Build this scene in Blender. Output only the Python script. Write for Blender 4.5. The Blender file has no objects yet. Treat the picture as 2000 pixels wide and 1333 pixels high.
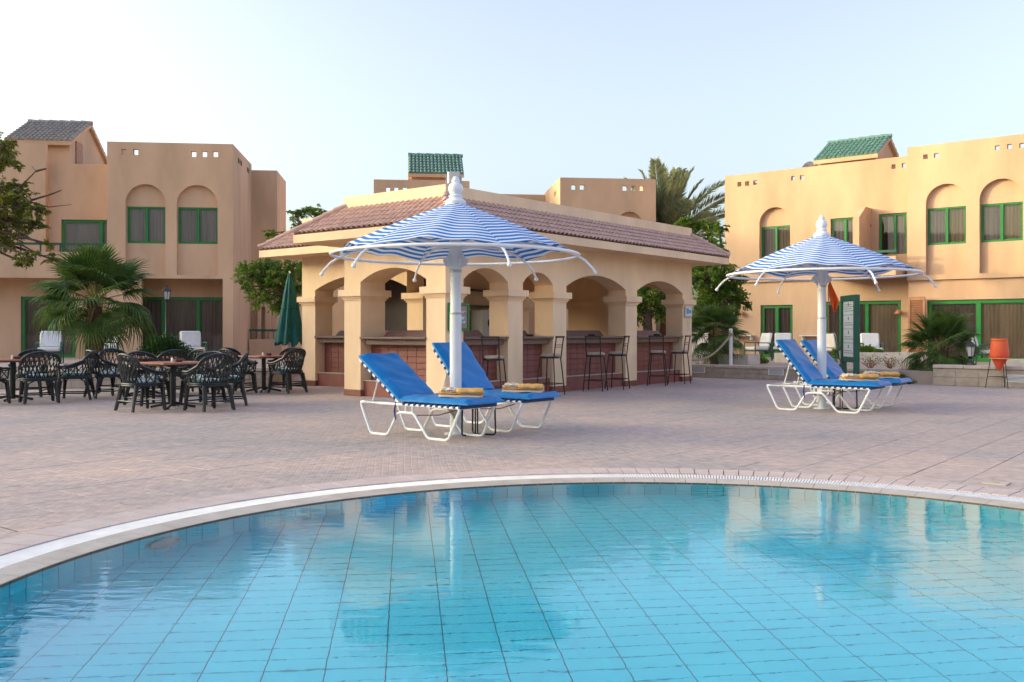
import bpy, math, random
import numpy as np
from mathutils import Vector, Matrix
from mathutils.geometry import tessellate_polygon
R = math.radians
random.seed(7); rng = np.random.default_rng(7)
sc = bpy.context.scene
col = sc.collection

# ------------------------------------------------------------------ camera, sky, sun, exposure
CAM_H = 1.2; FPX = 1850.0; HZ = 649.0           # eye height (m), focal length and horizon row in photo pixels
cam = bpy.data.cameras.new('camera'); cam_o = bpy.data.objects.new('camera', cam); col.objects.link(cam_o)
cam_o.location = (0, 0, CAM_H); cam_o.rotation_euler = (R(90), 0, 0)
cam.sensor_width = 36; cam.lens = 36 * FPX / 2000; cam.shift_y = -(666.5 - HZ) / 2000
cam.clip_start = 0.05; cam.clip_end = 3000
sc.camera = cam_o
SUN_EL = R(10); SUN_AZ = R(-89)                  # clockwise from +Y: the sun stands low on the left, a little beyond the scene
w = bpy.data.worlds.new('World'); sc.world = w; w.use_nodes = True
nt = w.node_tree; bg = nt.nodes['Background']; sky = nt.nodes.new('ShaderNodeTexSky')
sky.sky_type = 'NISHITA'; sky.sun_disc = False; sky.sun_elevation = SUN_EL; sky.sun_rotation = SUN_AZ
sky.air_density = 1.0; sky.dust_density = 5.0; sky.ozone_density = 1.7; sky.altitude = 0
hz_ = nt.nodes.new('ShaderNodeHueSaturation'); hz_.inputs['Saturation'].default_value = .80; hz_.inputs['Hue'].default_value = .53      # hazy, milky air
nt.links.new(sky.outputs[0], hz_.inputs['Color']); nt.links.new(hz_.outputs[0], bg.inputs[0]); bg.inputs[1].default_value = 0.15
sl = bpy.data.lights.new('sun', 'SUN'); so = bpy.data.objects.new('sun', sl); col.objects.link(so)
sl.energy = 0.5; sl.angle = R(1.2); sl.color = (1.0, 0.69, 0.40)
sd = Vector((math.sin(SUN_AZ) * math.cos(SUN_EL), math.cos(SUN_AZ) * math.cos(SUN_EL), math.sin(SUN_EL)))
so.rotation_euler = sd.to_track_quat('Z', 'Y').to_euler(); so.location = sd * 60
sc.view_settings.view_transform = 'Standard'; sc.view_settings.look = 'None'
sc.view_settings.exposure = 2.1; sc.view_settings.gamma = 1
sc.render.engine = 'CYCLES'
sc.cycles.use_denoising = True
sc.cycles.max_bounces = 10; sc.cycles.transmission_bounces = 8; sc.cycles.glossy_bounces = 5
sc.cycles.diffuse_bounces = 4; sc.cycles.transparent_max_bounces = 12
sc.cycles.caustics_refractive = True; sc.cycles.caustics_reflective = False
sc.cycles.sample_clamp_indirect = 6

# ------------------------------------------------------------------ pixels to places
def Gp(px, py, z=0.0):
    Z = FPX * (CAM_H - z) / (py - HZ); return np.array([(px - 1000) / FPX * Z, Z])
def Hh(py, Z): return CAM_H + (HZ - py) / FPX * Z
class Line:                                       # a vertical wall plane, seen in plan
    def __init__(s, p, ang): s.p = np.array(p, float); s.a = ang; s.d = np.array([math.cos(ang), math.sin(ang)])
    def t(s, px):
        k = (px - 1000) / FPX; return (k * s.p[1] - s.p[0]) / (s.d[0] - k * s.d[1])
    def z(s, px, py): return Hh(py, (s.p + s.t(px) * s.d)[1])
PHI = R(6.4)                                      # the plan grid of the place
A45 = R(51.4)
e1 = np.array([math.cos(A45), math.sin(A45)]); e2 = np.array([-math.sin(A45), math.cos(A45)])

# ------------------------------------------------------------------ materials
def mat(name, color, rough=0.7, var=0.0, vscale=3.0, color2=None, bump=0.0, bscale=60.0, metal=0.0, spec=0.5, coat=0.0, coords='pos', streak=0.0, extra=None):
    m = bpy.data.materials.new(name); m.use_nodes = True
    n = m.node_tree.nodes; l = m.node_tree.links; b = n['Principled BSDF']
    b.inputs['Roughness'].default_value = rough; b.inputs['Metallic'].default_value = metal
    b.inputs['Specular IOR Level'].default_value = spec; b.inputs['Coat Weight'].default_value = coat
    c = (*color, 1); b.inputs['Base Color'].default_value = c
    if coords == 'pos': src = n.new('ShaderNodeNewGeometry').outputs['Position']
    else: src = n.new('ShaderNodeTexCoord').outputs['Object']
    if var > 0 or color2 is not None:
        t = n.new('ShaderNodeTexNoise'); t.inputs['Scale'].default_value = vscale; t.inputs['Detail'].default_value = 6
        t.inputs['Roughness'].default_value = 0.6; l.new(src, t.inputs['Vector'])
        if streak > 0:
            mp = n.new('ShaderNodeMapping'); mp.inputs['Scale'].default_value = (1, 1, streak); l.new(src, mp.inputs[0]); l.new(mp.outputs[0], t.inputs['Vector'])
        rp = n.new('ShaderNodeValToRGB'); rp.color_ramp.elements[0].position = 0.33; rp.color_ramp.elements[1].position = 0.67
        c2 = color2 if color2 is not None else tuple(x * (1 - var) for x in color)
        c1 = color if color2 is not None else tuple(min(1, x * (1 + var * .6)) for x in color)
        rp.color_ramp.elements[0].color = (*c2, 1); rp.color_ramp.elements[1].color = (*c1, 1)
        l.new(t.outputs['Fac'], rp.inputs[0]); l.new(rp.outputs[0], b.inputs['Base Color'])
    if bump > 0:
        t2 = n.new('ShaderNodeTexNoise'); t2.inputs['Scale'].default_value = bscale; t2.inputs['Detail'].default_value = 4; l.new(src, t2.inputs['Vector'])
        bp = n.new('ShaderNodeBump'); bp.inputs['Strength'].default_value = bump; bp.inputs['Distance'].default_value = 0.02
        l.new(t2.outputs['Fac'], bp.inputs['Height']); l.new(bp.outputs[0], b.inputs['Normal'])
    return m
def leafmat(name, c1, c2, scale=2.5, trans=0.3):
    m = mat(name, c1, 0.55, color2=c2, vscale=scale, var=.1, spec=0.3)
    n = m.node_tree.nodes; l = m.node_tree.links; b = n['Principled BSDF']
    t = n.new('ShaderNodeBsdfTranslucent'); mx = n.new('ShaderNodeMixShader'); mx.inputs[0].default_value = trans
    src = b.inputs['Base Color'].links[0].from_socket; l.new(src, t.inputs[0])
    l.new(b.outputs[0], mx.inputs[1]); l.new(t.outputs[0], mx.inputs[2]); l.new(mx.outputs[0], n['Material Output'].inputs[0])
    return m
M = {}
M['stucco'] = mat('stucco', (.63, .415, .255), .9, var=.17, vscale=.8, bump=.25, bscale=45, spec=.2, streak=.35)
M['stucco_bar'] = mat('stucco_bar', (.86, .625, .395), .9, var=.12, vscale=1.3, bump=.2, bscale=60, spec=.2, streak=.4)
M['stucco_pale'] = mat('stucco_pale', (.66, .52, .36), .9, var=.12, vscale=1.2, bump=.2, spec=.2)
M['green'] = mat('green_paint', (.014, .19, .03), .35, var=.15, vscale=5)
M['dkgreen'] = mat('dark_green_paint', (.008, .085, .05), .4, var=.15, vscale=5)
M['curtain'] = mat('curtain', (.46, .37, .32), .95, var=.25, vscale=2.5, streak=.1)
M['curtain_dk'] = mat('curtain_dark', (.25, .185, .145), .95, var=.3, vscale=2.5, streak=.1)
M['curtain_b'] = mat('curtain_tan', (.50, .36, .21), .95, var=.25, vscale=2.5, streak=.1)
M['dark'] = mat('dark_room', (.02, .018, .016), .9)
M['tile_red'] = mat('roof_tile_red', (.60, .39, .30), .8, color2=(.44, .275, .21), vscale=7, bump=.2, bscale=90)
M['tile_base'] = mat('roof_pan', (.17, .085, .06), .9, var=.2)
M['tile_green'] = mat('roof_tile_green', (.17, .31, .235), .4, color2=(.10, .215, .16), vscale=6)
M['tile_brown'] = mat('roof_tile_weathered', (.40, .34, .27), .6, color2=(.21, .195, .15), vscale=7)
M['brick'] = mat('glazed_brick', (.27, .085, .062), .45, color2=(.20, .062, .05), vscale=5, bump=.1, bscale=70)
M['grout'] = mat('brick_grout', (.22, .10, .08), .9)
M['granite'] = mat('granite', (.21, .13, .11), .35, color2=(.11, .065, .055), vscale=70, bump=.03)
M['plinth'] = mat('plinth_tile', (.23, .085, .05), .6, var=.2, vscale=9)
M['whitepaint'] = mat('white_paint', (.80, .80, .78), .35, var=.05, vscale=6)
M['polepaint'] = mat('pole_paint', (.74, .76, .78), .4, var=.06, vscale=4)
M['grey'] = mat('grey_metal', (.42, .43, .43), .4, metal=.4)
M['vinyl'] = mat('blue_vinyl', (.004, .19, .50), .42, var=.12, vscale=3, bump=.35, bscale=9, spec=.5, coords='obj')
M['strap'] = mat('strap_vinyl', (.008, .03, .14), .5)
M['towel'] = mat('towel_orange', (.80, .40, .10), .95, color2=(.85, .52, .2), vscale=14, bump=.6, bscale=220, spec=.1)
M['towelw'] = mat('towel_white', (.82, .74, .62), .95, color2=(.85, .62, .38), vscale=9, bump=.6, bscale=220, spec=.1)
M['rattan'] = mat('black_rattan', (.010, .013, .012), .38, var=.3, vscale=20)
M['blackmetal'] = mat('black_metal', (.014, .012, .011), .4)
M['cushion_seat'] = mat('stool_cushion', (.40, .34, .25), .7, var=.15, vscale=12)
M['tabletop'] = mat('terracotta_top', (.50, .19, .10), .35, color2=(.40, .14, .075), vscale=8, coat=.2)
M['whitecloth'] = mat('white_cushion', (.78, .77, .72), .9, var=.08, vscale=8, bump=.3, bscale=30)
M['stone'] = mat('limestone', (.50, .42, .32), .95, color2=(.38, .31, .235), vscale=6, bump=.6, bscale=25)
M['stonecap'] = mat('limestone_cap', (.60, .53, .43), .95, color2=(.50, .43, .34), vscale=5, bump=.4, bscale=25)
M['mortar'] = mat('mortar', (.36, .29, .22), .95, var=.2)
M['planter'] = mat('planter_plaster', (.62, .55, .46), .95, var=.15, vscale=3, bump=.3)
M['terrace'] = mat('terrace_floor', (.42, .33, .27), .85, var=.15, vscale=2)
M['soil'] = mat('soil', (.10, .07, .045), .95, var=.3, vscale=8)
M['bark'] = mat('bark', (.13, .085, .055), .95, color2=(.06, .04, .028), vscale=14, bump=.8, bscale=30)
M['palmbark'] = mat('palm_bark', (.17, .085, .045), .95, color2=(.075, .036, .02), vscale=18, bump=.9, bscale=35)
M['leaf'] = leafmat('leaf', (.20, .30, .035), (.07, .145, .02), 2.2, .45)
M['leaf_olive'] = leafmat('leaf_olive', (.27, .26, .045), (.10, .14, .025), 2.2, .45)
M['leaf_bush'] = leafmat('leaf_bush', (.03, .105, .014), (.012, .05, .008), 5.0, .2)
M['frond'] = leafmat('fan_frond', (.14, .225, .04), (.03, .075, .015), 2.4, .3)
M['frond_date'] = leafmat('date_frond', (.40, .41, .20), (.20, .235, .12), 1.6, .5)
M['petiole'] = mat('petiole', (.24, .20, .06), .6)
M['terracotta'] = mat('orange_jar', (.78, .15, .02), .55, color2=(.72, .055, .035), vscale=2.2, bump=.2, bscale=40, coords='obj')
M['flag'] = mat('flag_cloth', (.72, .09, .012), .8, var=.2, vscale=8)
M['umbgreen'] = mat('closed_canopy', (.006, .105, .085), .75, var=.25, vscale=5, bump=.3, bscale=25)
M['shutter'] = mat('shutter_wood', (.40, .19, .10), .6, var=.2, vscale=6)
M['rope'] = mat('rope', (.42, .33, .2), .95, bump=.8, bscale=90)
M['lampglass'] = mat('lamp_glass', (.55, .55, .50), .2)
M['walllamp'] = mat('wall_lamp_clay', (.42, .17, .08), .7)
M['paper'] = mat('paper', (.62, .66, .62), .5, var=.05)
M['ink'] = mat('ink', (.12, .14, .14), .6)
M['corkpink'] = mat('notice_panel', (.33, .22, .19), .7, var=.15, vscale=6)
M['bluepic'] = mat('notice_blue', (.10, .28, .48), .5)
M['ash'] = mat('ashtray', (.10, .02, .014), .3)
M['coping'] = mat('coping_tile', (.60, .49, .42), .8, color2=(.50, .40, .35), vscale=5, bump=.25, bscale=60)
M['lip'] = mat('lip_tile', (.56, .49, .39), .5, color2=(.44, .37, .28), vscale=6, bump=.1)
M['grating'] = mat('grating_plastic', (.86, .85, .81), .5, var=.08, vscale=8)
M['pooltile'] = mat('pool_tile', (.055, .60, .71), .3, color2=(.04, .54, .66), vscale=1.3)
M['poolgrout'] = mat('pool_grout', (.010, .10, .155), .8)
M['fridge'] = mat('appliance', (.55, .54, .50), .4)
M['doorwood'] = mat('dark_wood', (.05, .028, .018), .5, var=.3, vscale=5)

def deckmat(name='deck'):
    m = bpy.data.materials.new(name); m.use_nodes = True
    n = m.node_tree.nodes; l = m.node_tree.links; b = n['Principled BSDF']
    g = n.new('ShaderNodeNewGeometry'); mp = n.new('ShaderNodeMapping'); mp.inputs['Rotation'].default_value = (0, 0, -PHI + R(90))
    l.new(g.outputs['Position'], mp.inputs[0])
    wn = n.new('ShaderNodeTexNoise'); wn.inputs['Scale'].default_value = 2.0; l.new(mp.outputs[0], wn.inputs['Vector'])
    vm = n.new('ShaderNodeVectorMath'); vm.operation = 'MULTIPLY_ADD'; vm.inputs[1].default_value = (.03, .03, 0); l.new(wn.outputs['Color'], vm.inputs[0]); l.new(mp.outputs[0], vm.inputs[2])
    br = n.new('ShaderNodeTexBrick'); br.inputs['Scale'].default_value = 1.0; br.inputs['Brick Width'].default_value = .2; br.inputs['Row Height'].default_value = .066
    br.inputs['Mortar Size'].default_value = .007; br.inputs['Mortar Smooth'].default_value = .3; br.inputs['Bias'].default_value = 0; br.offset = .5
    br.inputs['Color1'].default_value = (.53, .42, .37, 1); br.inputs['Color2'].default_value = (.46, .37, .34, 1); br.inputs['Mortar'].default_value = (.53, .455, .41, 1)
    l.new(vm.outputs[0], br.inputs['Vector'])
    t = n.new('ShaderNodeTexNoise'); t.inputs['Scale'].default_value = .45; t.inputs['Detail'].default_value = 8; t.inputs['Roughness'].default_value = .65; l.new(g.outputs['Position'], t.inputs['Vector'])
    rp = n.new('ShaderNodeValToRGB'); rp.color_ramp.elements[0].position = .36; rp.color_ramp.elements[1].position = .64
    rp.color_ramp.elements[0].color = (.78, .86, .86, 1); rp.color_ramp.elements[1].color = (1.14, 1.08, .97, 1); l.new(t.outputs['Fac'], rp.inputs[0])
    mx = n.new('ShaderNodeMix'); mx.data_type = 'RGBA'; mx.blend_type = 'MULTIPLY'; mx.inputs[0].default_value = 1
    t4 = n.new('ShaderNodeTexNoise'); t4.inputs['Scale'].default_value = .38; t4.inputs['Detail'].default_value = 3; l.new(mp.outputs[0], t4.inputs['Vector'])
    rp4 = n.new('ShaderNodeValToRGB'); rp4.color_ramp.elements[0].position = .42; rp4.color_ramp.elements[1].position = .62; rp4.color_ramp.elements[0].color = (.12, .12, .12, 1); rp4.color_ramp.elements[1].color = (.95, .95, .95, 1); l.new(t4.outputs['Fac'], rp4.inputs[0])
    t5 = n.new('ShaderNodeTexNoise'); t5.inputs['Scale'].default_value = 22; t5.inputs['Detail'].default_value = 8; t5.inputs['Roughness'].default_value = .7; l.new(g.outputs['Position'], t5.inputs['Vector'])
    rp5 = n.new('ShaderNodeValToRGB'); rp5.color_ramp.elements[0].position = .3; rp5.color_ramp.elements[1].position = .7; rp5.color_ramp.elements[0].color = (.40, .33, .31, 1); rp5.color_ramp.elements[1].color = (.58, .46, .40, 1); l.new(t5.outputs['Fac'], rp5.inputs[0])
    m4 = n.new('ShaderNodeMix'); m4.data_type = 'RGBA'; l.new(rp4.outputs[0], m4.inputs[0]); l.new(rp5.outputs[0], m4.inputs[6]); l.new(br.outputs['Color'], m4.inputs[7])
    l.new(m4.outputs[2], mx.inputs[6]); l.new(rp.outputs[0], mx.inputs[7])
    t3 = n.new('ShaderNodeTexNoise'); t3.inputs['Scale'].default_value = 9; t3.inputs['Detail'].default_value = 6; t3.inputs['Roughness'].default_value = .7; l.new(g.outputs['Position'], t3.inputs['Vector'])
    rp3 = n.new('ShaderNodeValToRGB'); rp3.color_ramp.elements[0].position = .3; rp3.color_ramp.elements[1].position = .7
    rp3.color_ramp.elements[0].color = (.70, .71, .73, 1); rp3.color_ramp.elements[1].color = (1.18, 1.15, 1.12, 1); l.new(t3.outputs['Fac'], rp3.inputs[0])
    m3 = n.new('ShaderNodeMix'); m3.data_type = 'RGBA'; m3.blend_type = 'MULTIPLY'; m3.inputs[0].default_value = 1
    l.new(mx.outputs[2], m3.inputs[6]); l.new(rp3.outputs[0], m3.inputs[7])
    l.new(m3.outputs[2], b.inputs['Base Color']); b.inputs['Roughness'].default_value = .72; b.inputs['Specular IOR Level'].default_value = .35
    bp = n.new('ShaderNodeBump'); bp.inputs['Strength'].default_value = .5; bp.inputs['Distance'].default_value = .006
    ad = n.new('ShaderNodeMath'); ad.operation = 'MULTIPLY_ADD'; ad.inputs[1].default_value = -1.0; l.new(br.outputs['Fac'], ad.inputs[0]); l.new(t3.outputs['Fac'], ad.inputs[2])
    l.new(ad.outputs[0], bp.inputs['Height']); l.new(bp.outputs[0], b.inputs['Normal'])
    return m
M['deck'] = deckmat()
M['ground'] = mat('ground_sand', (.36, .28, .22), .95, var=.2, vscale=.6)

def glassmat(name, tint, f0=.06, rough=0.02):     # thin pane: clear straight through, mirror by Fresnel
    m = bpy.data.materials.new(name); m.use_nodes = True
    n = m.node_tree.nodes; l = m.node_tree.links; n.remove(n['Principled BSDF'])
    tr = n.new('ShaderNodeBsdfTransparent'); tr.inputs[0].default_value = (*tint, 1)
    gl = n.new('ShaderNodeBsdfGlossy'); gl.inputs['Roughness'].default_value = rough; gl.inputs[0].default_value = (.9, .9, .9, 1)
    fr = n.new('ShaderNodeFresnel'); fr.inputs[0].default_value = 1.55
    mx = n.new('ShaderNodeMixShader'); l.new(fr.outputs[0], mx.inputs[0]); l.new(tr.outputs[0], mx.inputs[1]); l.new(gl.outputs[0], mx.inputs[2])
    l.new(mx.outputs[0], n['Material Output'].inputs[0]); return m
M['glass'] = glassmat('window_glass', (.93, .93, .93))

def watermat():
    m = bpy.data.materials.new('water'); m.use_nodes = True
    n = m.node_tree.nodes; l = m.node_tree.links; b = n['Principled BSDF']
    b.inputs['Base Color'].default_value = (.93, .985, 1, 1); b.inputs['Roughness'].default_value = 0; b.inputs['IOR'].default_value = 1.33; b.inputs['Transmission Weight'].default_value = 1
    g = n.new('ShaderNodeNewGeometry'); mp = n.new('ShaderNodeMapping'); mp.inputs['Scale'].default_value = (.55, 1.5, 1); l.new(g.outputs['Position'], mp.inputs[0])
    t = n.new('ShaderNodeTexNoise'); t.inputs['Scale'].default_value = 8.5; t.inputs['Detail'].default_value = 3; t.inputs['Roughness'].default_value = .5; l.new(mp.outputs[0], t.inputs['Vector'])
    t2 = n.new('ShaderNodeTexNoise'); t2.inputs['Scale'].default_value = .55; l.new(g.outputs['Position'], t2.inputs['Vector'])
    rp = n.new('ShaderNodeValToRGB'); rp.color_ramp.elements[0].position = .35; rp.color_ramp.elements[1].position = .7
    rp.color_ramp.elements[0].color = (.38, .38, .38, 1); rp.color_ramp.elements[1].color = (1, 1, 1, 1); l.new(t2.outputs['Fac'], rp.inputs[0])
    mu = n.new('ShaderNodeMath'); mu.operation = 'MULTIPLY'; l.new(t.outputs['Fac'], mu.inputs[0]); l.new(rp.outputs[0], mu.inputs[1])
    bp = n.new('ShaderNodeBump'); bp.inputs['Strength'].default_value = 1.0; bp.inputs['Distance'].default_value = .0023; l.new(mu.outputs[0], bp.inputs['Height']); l.new(bp.outputs[0], b.inputs['Normal'])
    return m
M['water'] = watermat()

def stripemat():
    m = bpy.data.materials.new('striped_canopy'); m.use_nodes = True
    n = m.node_tree.nodes; l = m.node_tree.links; b = n['Principled BSDF']
    uv = n.new('ShaderNodeUVMap'); sx = n.new('ShaderNodeSeparateXYZ'); l.new(uv.outputs[0], sx.inputs[0])
    mu = n.new('ShaderNodeMath'); mu.operation = 'MULTIPLY'; mu.inputs[1].default_value = 17.0; l.new(sx.outputs[1], mu.inputs[0])
    fr = n.new('ShaderNodeMath'); fr.operation = 'FRACT'; l.new(mu.outputs[0], fr.inputs[0])
    lt = n.new('ShaderNodeMath'); lt.operation = 'LESS_THAN'; lt.inputs[1].default_value = .52; l.new(fr.outputs[0], lt.inputs[0])
    mx = n.new('ShaderNodeMix'); mx.data_type = 'RGBA'; mx.inputs[6].default_value = (.76, .80, .84, 1); mx.inputs[7].default_value = (.04, .20, .52, 1); l.new(lt.outputs[0], mx.inputs[0])
    b.inputs['Roughness'].default_value = .8; b.inputs['Specular IOR Level'].default_value = .2; l.new(mx.outputs[2], b.inputs['Base Color'])
    t = n.new('ShaderNodeBsdfTranslucent'); l.new(mx.outputs[2], t.inputs[0]); ms = n.new('ShaderNodeMixShader'); ms.inputs[0].default_value = .14
    l.new(b.outputs[0], ms.inputs[1]); l.new(t.outputs[0], ms.inputs[2]); l.new(ms.outputs[0], n['Material Output'].inputs[0])
    return m
M['stripe'] = stripemat()
def cushionstripe():
    m = mat('cushion_stripe', (.45, .52, .47), .9)
    n = m.node_tree.nodes; l = m.node_tree.links; b = n['Principled BSDF']
    tc = n.new('ShaderNodeTexCoord'); sx = n.new('ShaderNodeSeparateXYZ'); l.new(tc.outputs['Object'], sx.inputs[0])
    mu = n.new('ShaderNodeMath'); mu.operation = 'MULTIPLY'; mu.inputs[1].default_value = 6.5; l.new(sx.outputs[1], mu.inputs[0])
    fr = n.new('ShaderNodeMath'); fr.operation = 'FRACT'; l.new(mu.outputs[0], fr.inputs[0])
    lt = n.new('ShaderNodeMath'); lt.operation = 'LESS_THAN'; lt.inputs[1].default_value = .5; l.new(fr.outputs[0], lt.inputs[0])
    mx = n.new('ShaderNodeMix'); mx.data_type = 'RGBA'; mx.inputs[6].default_value = (.62, .64, .58, 1); mx.inputs[7].default_value = (.10, .20, .155, 1); l.new(lt.outputs[0], mx.inputs[0])
    l.new(mx.outputs[2], b.inputs['Base Color']); return m
M['cushion'] = cushionstripe()

# ------------------------------------------------------------------ builders
def tag(o, label=None, cat=None, group=None, kind=None):
    if label: o['label'] = label
    if cat: o['category'] = cat
    if group: o['group'] = group
    if kind: o['kind'] = kind
    return o
def thing(name, label, cat, loc=(0, 0, 0), rz=0.0, group=None):
    o = bpy.data.objects.new(name, None); col.objects.link(o); o.empty_display_size = .1
    o.location = loc; o.rotation_euler = (0, 0, rz); return tag(o, label, cat, group)
def link(name, me, parent=None, loc=(0, 0, 0), rot=(0, 0, 0)):
    o = bpy.data.objects.new(name, me); col.objects.link(o); o.location = loc; o.rotation_euler = rot
    if parent: o.parent = parent
    return o
def copy_tree(o, parent=None, loc=None, rz=None, label=None, group=None):
    c = o.copy(); col.objects.link(c); c.parent = parent
    if loc is not None: c.location = loc
    if rz is not None: c.rotation_euler = (0, 0, rz)
    if label: c['label'] = label
    if group: c['group'] = group
    for ch in o.children: copy_tree(ch, c)
    return c
class MB:
    def __init__(s): s.v = []; s.f = []; s.uv = None
    def add(s, vs, fs, mx=None):
        k = len(s.v)
        if mx is not None: vs = [tuple(mx @ Vector(p)) for p in vs]
        s.v += [tuple(p) for p in vs]; s.f += [tuple(i + k for i in f) for f in fs]; return s
    def box(s, x0, x1, y0, y1, z0, z1, mx=None):
        return s.add([(x0, y0, z0), (x1, y0, z0), (x1, y1, z0), (x0, y1, z0), (x0, y0, z1), (x1, y0, z1), (x1, y1, z1), (x0, y1, z1)],
                     [(3, 2, 1, 0), (4, 5, 6, 7), (0, 1, 5, 4), (1, 2, 6, 5), (2, 3, 7, 6), (3, 0, 4, 7)], mx)
    def cbox(s, x0, x1, y0, y1, z0, z1, c=.01, mx=None):   # box with all edges chamfered
        vs = []; idx = {}
        for X in (0, 1):
            for Y in (0, 1):
                for Z in (0, 1):
                    x, y, z = (x0, x1)[X], (y0, y1)[Y], (z0, z1)[Z]; sx, sy, sz = (1 - 2 * X) * c, (1 - 2 * Y) * c, (1 - 2 * Z) * c
                    for a, p in enumerate(((x, y + sy, z + sz), (x + sx, y, z + sz), (x + sx, y + sy, z))): idx[X, Y, Z, a] = len(vs); vs.append(p)
        I = idx; fs = []
        for a in (0, 1):
            fs += [(I[a, 0, 0, 0], I[a, 1, 0, 0], I[a, 1, 1, 0], I[a, 0, 1, 0]), (I[0, a, 0, 1], I[1, a, 0, 1], I[1, a, 1, 1], I[0, a, 1, 1]), (I[0, 0, a, 2], I[1, 0, a, 2], I[1, 1, a, 2], I[0, 1, a, 2])]
            for b in (0, 1):
                fs += [(I[0, a, b, 1], I[1, a, b, 1], I[1, a, b, 2], I[0, a, b, 2]), (I[a, 0, b, 0], I[a, 1, b, 0], I[a, 1, b, 2], I[a, 0, b, 2]), (I[a, b, 0, 0], I[a, b, 1, 0], I[a, b, 1, 1], I[a, b, 0, 1])]
                for c_ in (0, 1): fs.append((I[a, b, c_, 0], I[a, b, c_, 1], I[a, b, c_, 2]))
        return s.add(vs, fs, mx)
    def tube(s, pts, r, n=8, closed=False, mx=None):
        pts = [Vector(p) for p in pts]; m = len(pts); rs = r if isinstance(r, (list, tuple)) else [r] * m
        k = len(s.v); vs = []; fs = []; up = None
        for i, p in enumerate(pts):
            if closed: t = pts[(i + 1) % m] - pts[i - 1]
            else: t = pts[min(i + 1, m - 1)] - pts[max(i - 1, 0)]
            t.normalize()
            if up is None: up = Vector((0, 0, 1)) if abs(t.z) < .9 else Vector((1, 0, 0))
            u = t.cross(up)
            if u.length < 1e-6: u = t.orthogonal()
            u.normalize(); up = u.cross(t).normalized()
            for j in range(n):
                a = 2 * math.pi * j / n; vs.append(p + (u * math.cos(a) + up * math.sin(a)) * rs[i])
        for i in range(m if closed else m - 1):
            i2 = (i + 1) % m
            for j in range(n): fs.append((i * n + j, i * n + (j + 1) % n, i2 * n + (j + 1) % n, i2 * n + j))
        if not closed: fs += [tuple(range(n))[::-1], tuple((m - 1) * n + j for j in range(n))]
        return s.add(vs, fs, mx)
    def lathe(s, prof, n=20, mx=None, cap=True):
        vs = []; fs = []
        for r, z in prof:
            for j in range(n): a = 2 * math.pi * j / n; vs.append((r * math.cos(a), r * math.sin(a), z))
        for i in range(len(prof) - 1):
            for j in range(n): fs.append((i * n + j, i * n + (j + 1) % n, (i + 1) * n + (j + 1) % n, (i + 1) * n + j))
        if cap: fs += [tuple(range(n))[::-1], tuple((len(prof) - 1) * n + j for j in range(n))]
        return s.add(vs, fs, mx)
    def prism(s, loops, d0, d1, axis='z', mx=None):   # outer loop + holes, extruded
        flat = [p for lp in loops for p in lp]
        tris = tessellate_polygon([[Vector((p[0], p[1], 0)) for p in lp] for lp in loops])
        P = (lambda p, d: (p[0], p[1], d)) if axis == 'z' else (lambda p, d: (p[0], d, p[1]))
        n = len(flat); vs = [P(p, d0) for p in flat] + [P(p, d1) for p in flat]
        fs = [tuple(t) for t in tris] + [tuple(i + n for i in t[::-1]) for t in tris]
        k = 0
        for lp in loops:
            m = len(lp)
            for i in range(m): a = k + i; b = k + (i + 1) % m; fs.append((a, b, b + n, a + n))
            k += m
        return s.add(vs, fs, mx)
    def mesh(s, name, m, smooth=False, uv=None):
        me = bpy.data.meshes.new(name); me.from_pydata(s.v, [], s.f); me.materials.append(M[m] if isinstance(m, str) else m)
        if smooth:
            me.polygons.foreach_set('use_smooth', [True] * len(me.polygons))
            if smooth == 'auto': me.set_sharp_from_angle(angle=R(42))
        if uv is not None:
            L = me.uv_layers.new(name='UVMap'); vi = np.zeros(len(me.loops), int); me.loops.foreach_get('vertex_index', vi)
            L.data.foreach_set('uv', np.array(uv)[vi].ravel())
        me.update(); return me
    def build(s, name, m, parent=None, loc=(0, 0, 0), rot=(0, 0, 0), smooth=False): return link(name, s.mesh(name, m, smooth), parent, loc, rot)
def arc_pts(x0, x1, zs, zc, n=12):                 # segmental arch from (x0,zs) over (mid,zc) to (x1,zs)
    h = (x1 - x0) / 2; rise = zc - zs; rad = (h * h + rise * rise) / (2 * rise); cz = zc - rad; a = math.asin(min(1, h / rad))
    if rise > h: a = math.pi - a
    return [((x0 + x1) / 2 + rad * math.sin(-a + 2 * a * i / n), cz + rad * math.cos(-a + 2 * a * i / n)) for i in range(n + 1)]
def rect(x0, x1, z0, z1): return [(x0, z0), (x1, z0), (x1, z1), (x0, z1)]
def bend(pts, rad=.06, n=4):                       # round the corners of a polyline
    pts = [Vector(p) for p in pts]; out = [pts[0]]
    for i in range(1, len(pts) - 1):
        a = pts[i - 1] - pts[i]; b = pts[i + 1] - pts[i]; d = min(rad, a.length * .45, b.length * .45)
        p0 = pts[i] + a.normalized() * d; p1 = pts[i] + b.normalized() * d
        for k in range(n + 1): t = k / n; out.append(p0 * (1 - t) ** 2 + pts[i] * 2 * t * (1 - t) + p1 * t * t)
    return out + [pts[-1]]

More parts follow.
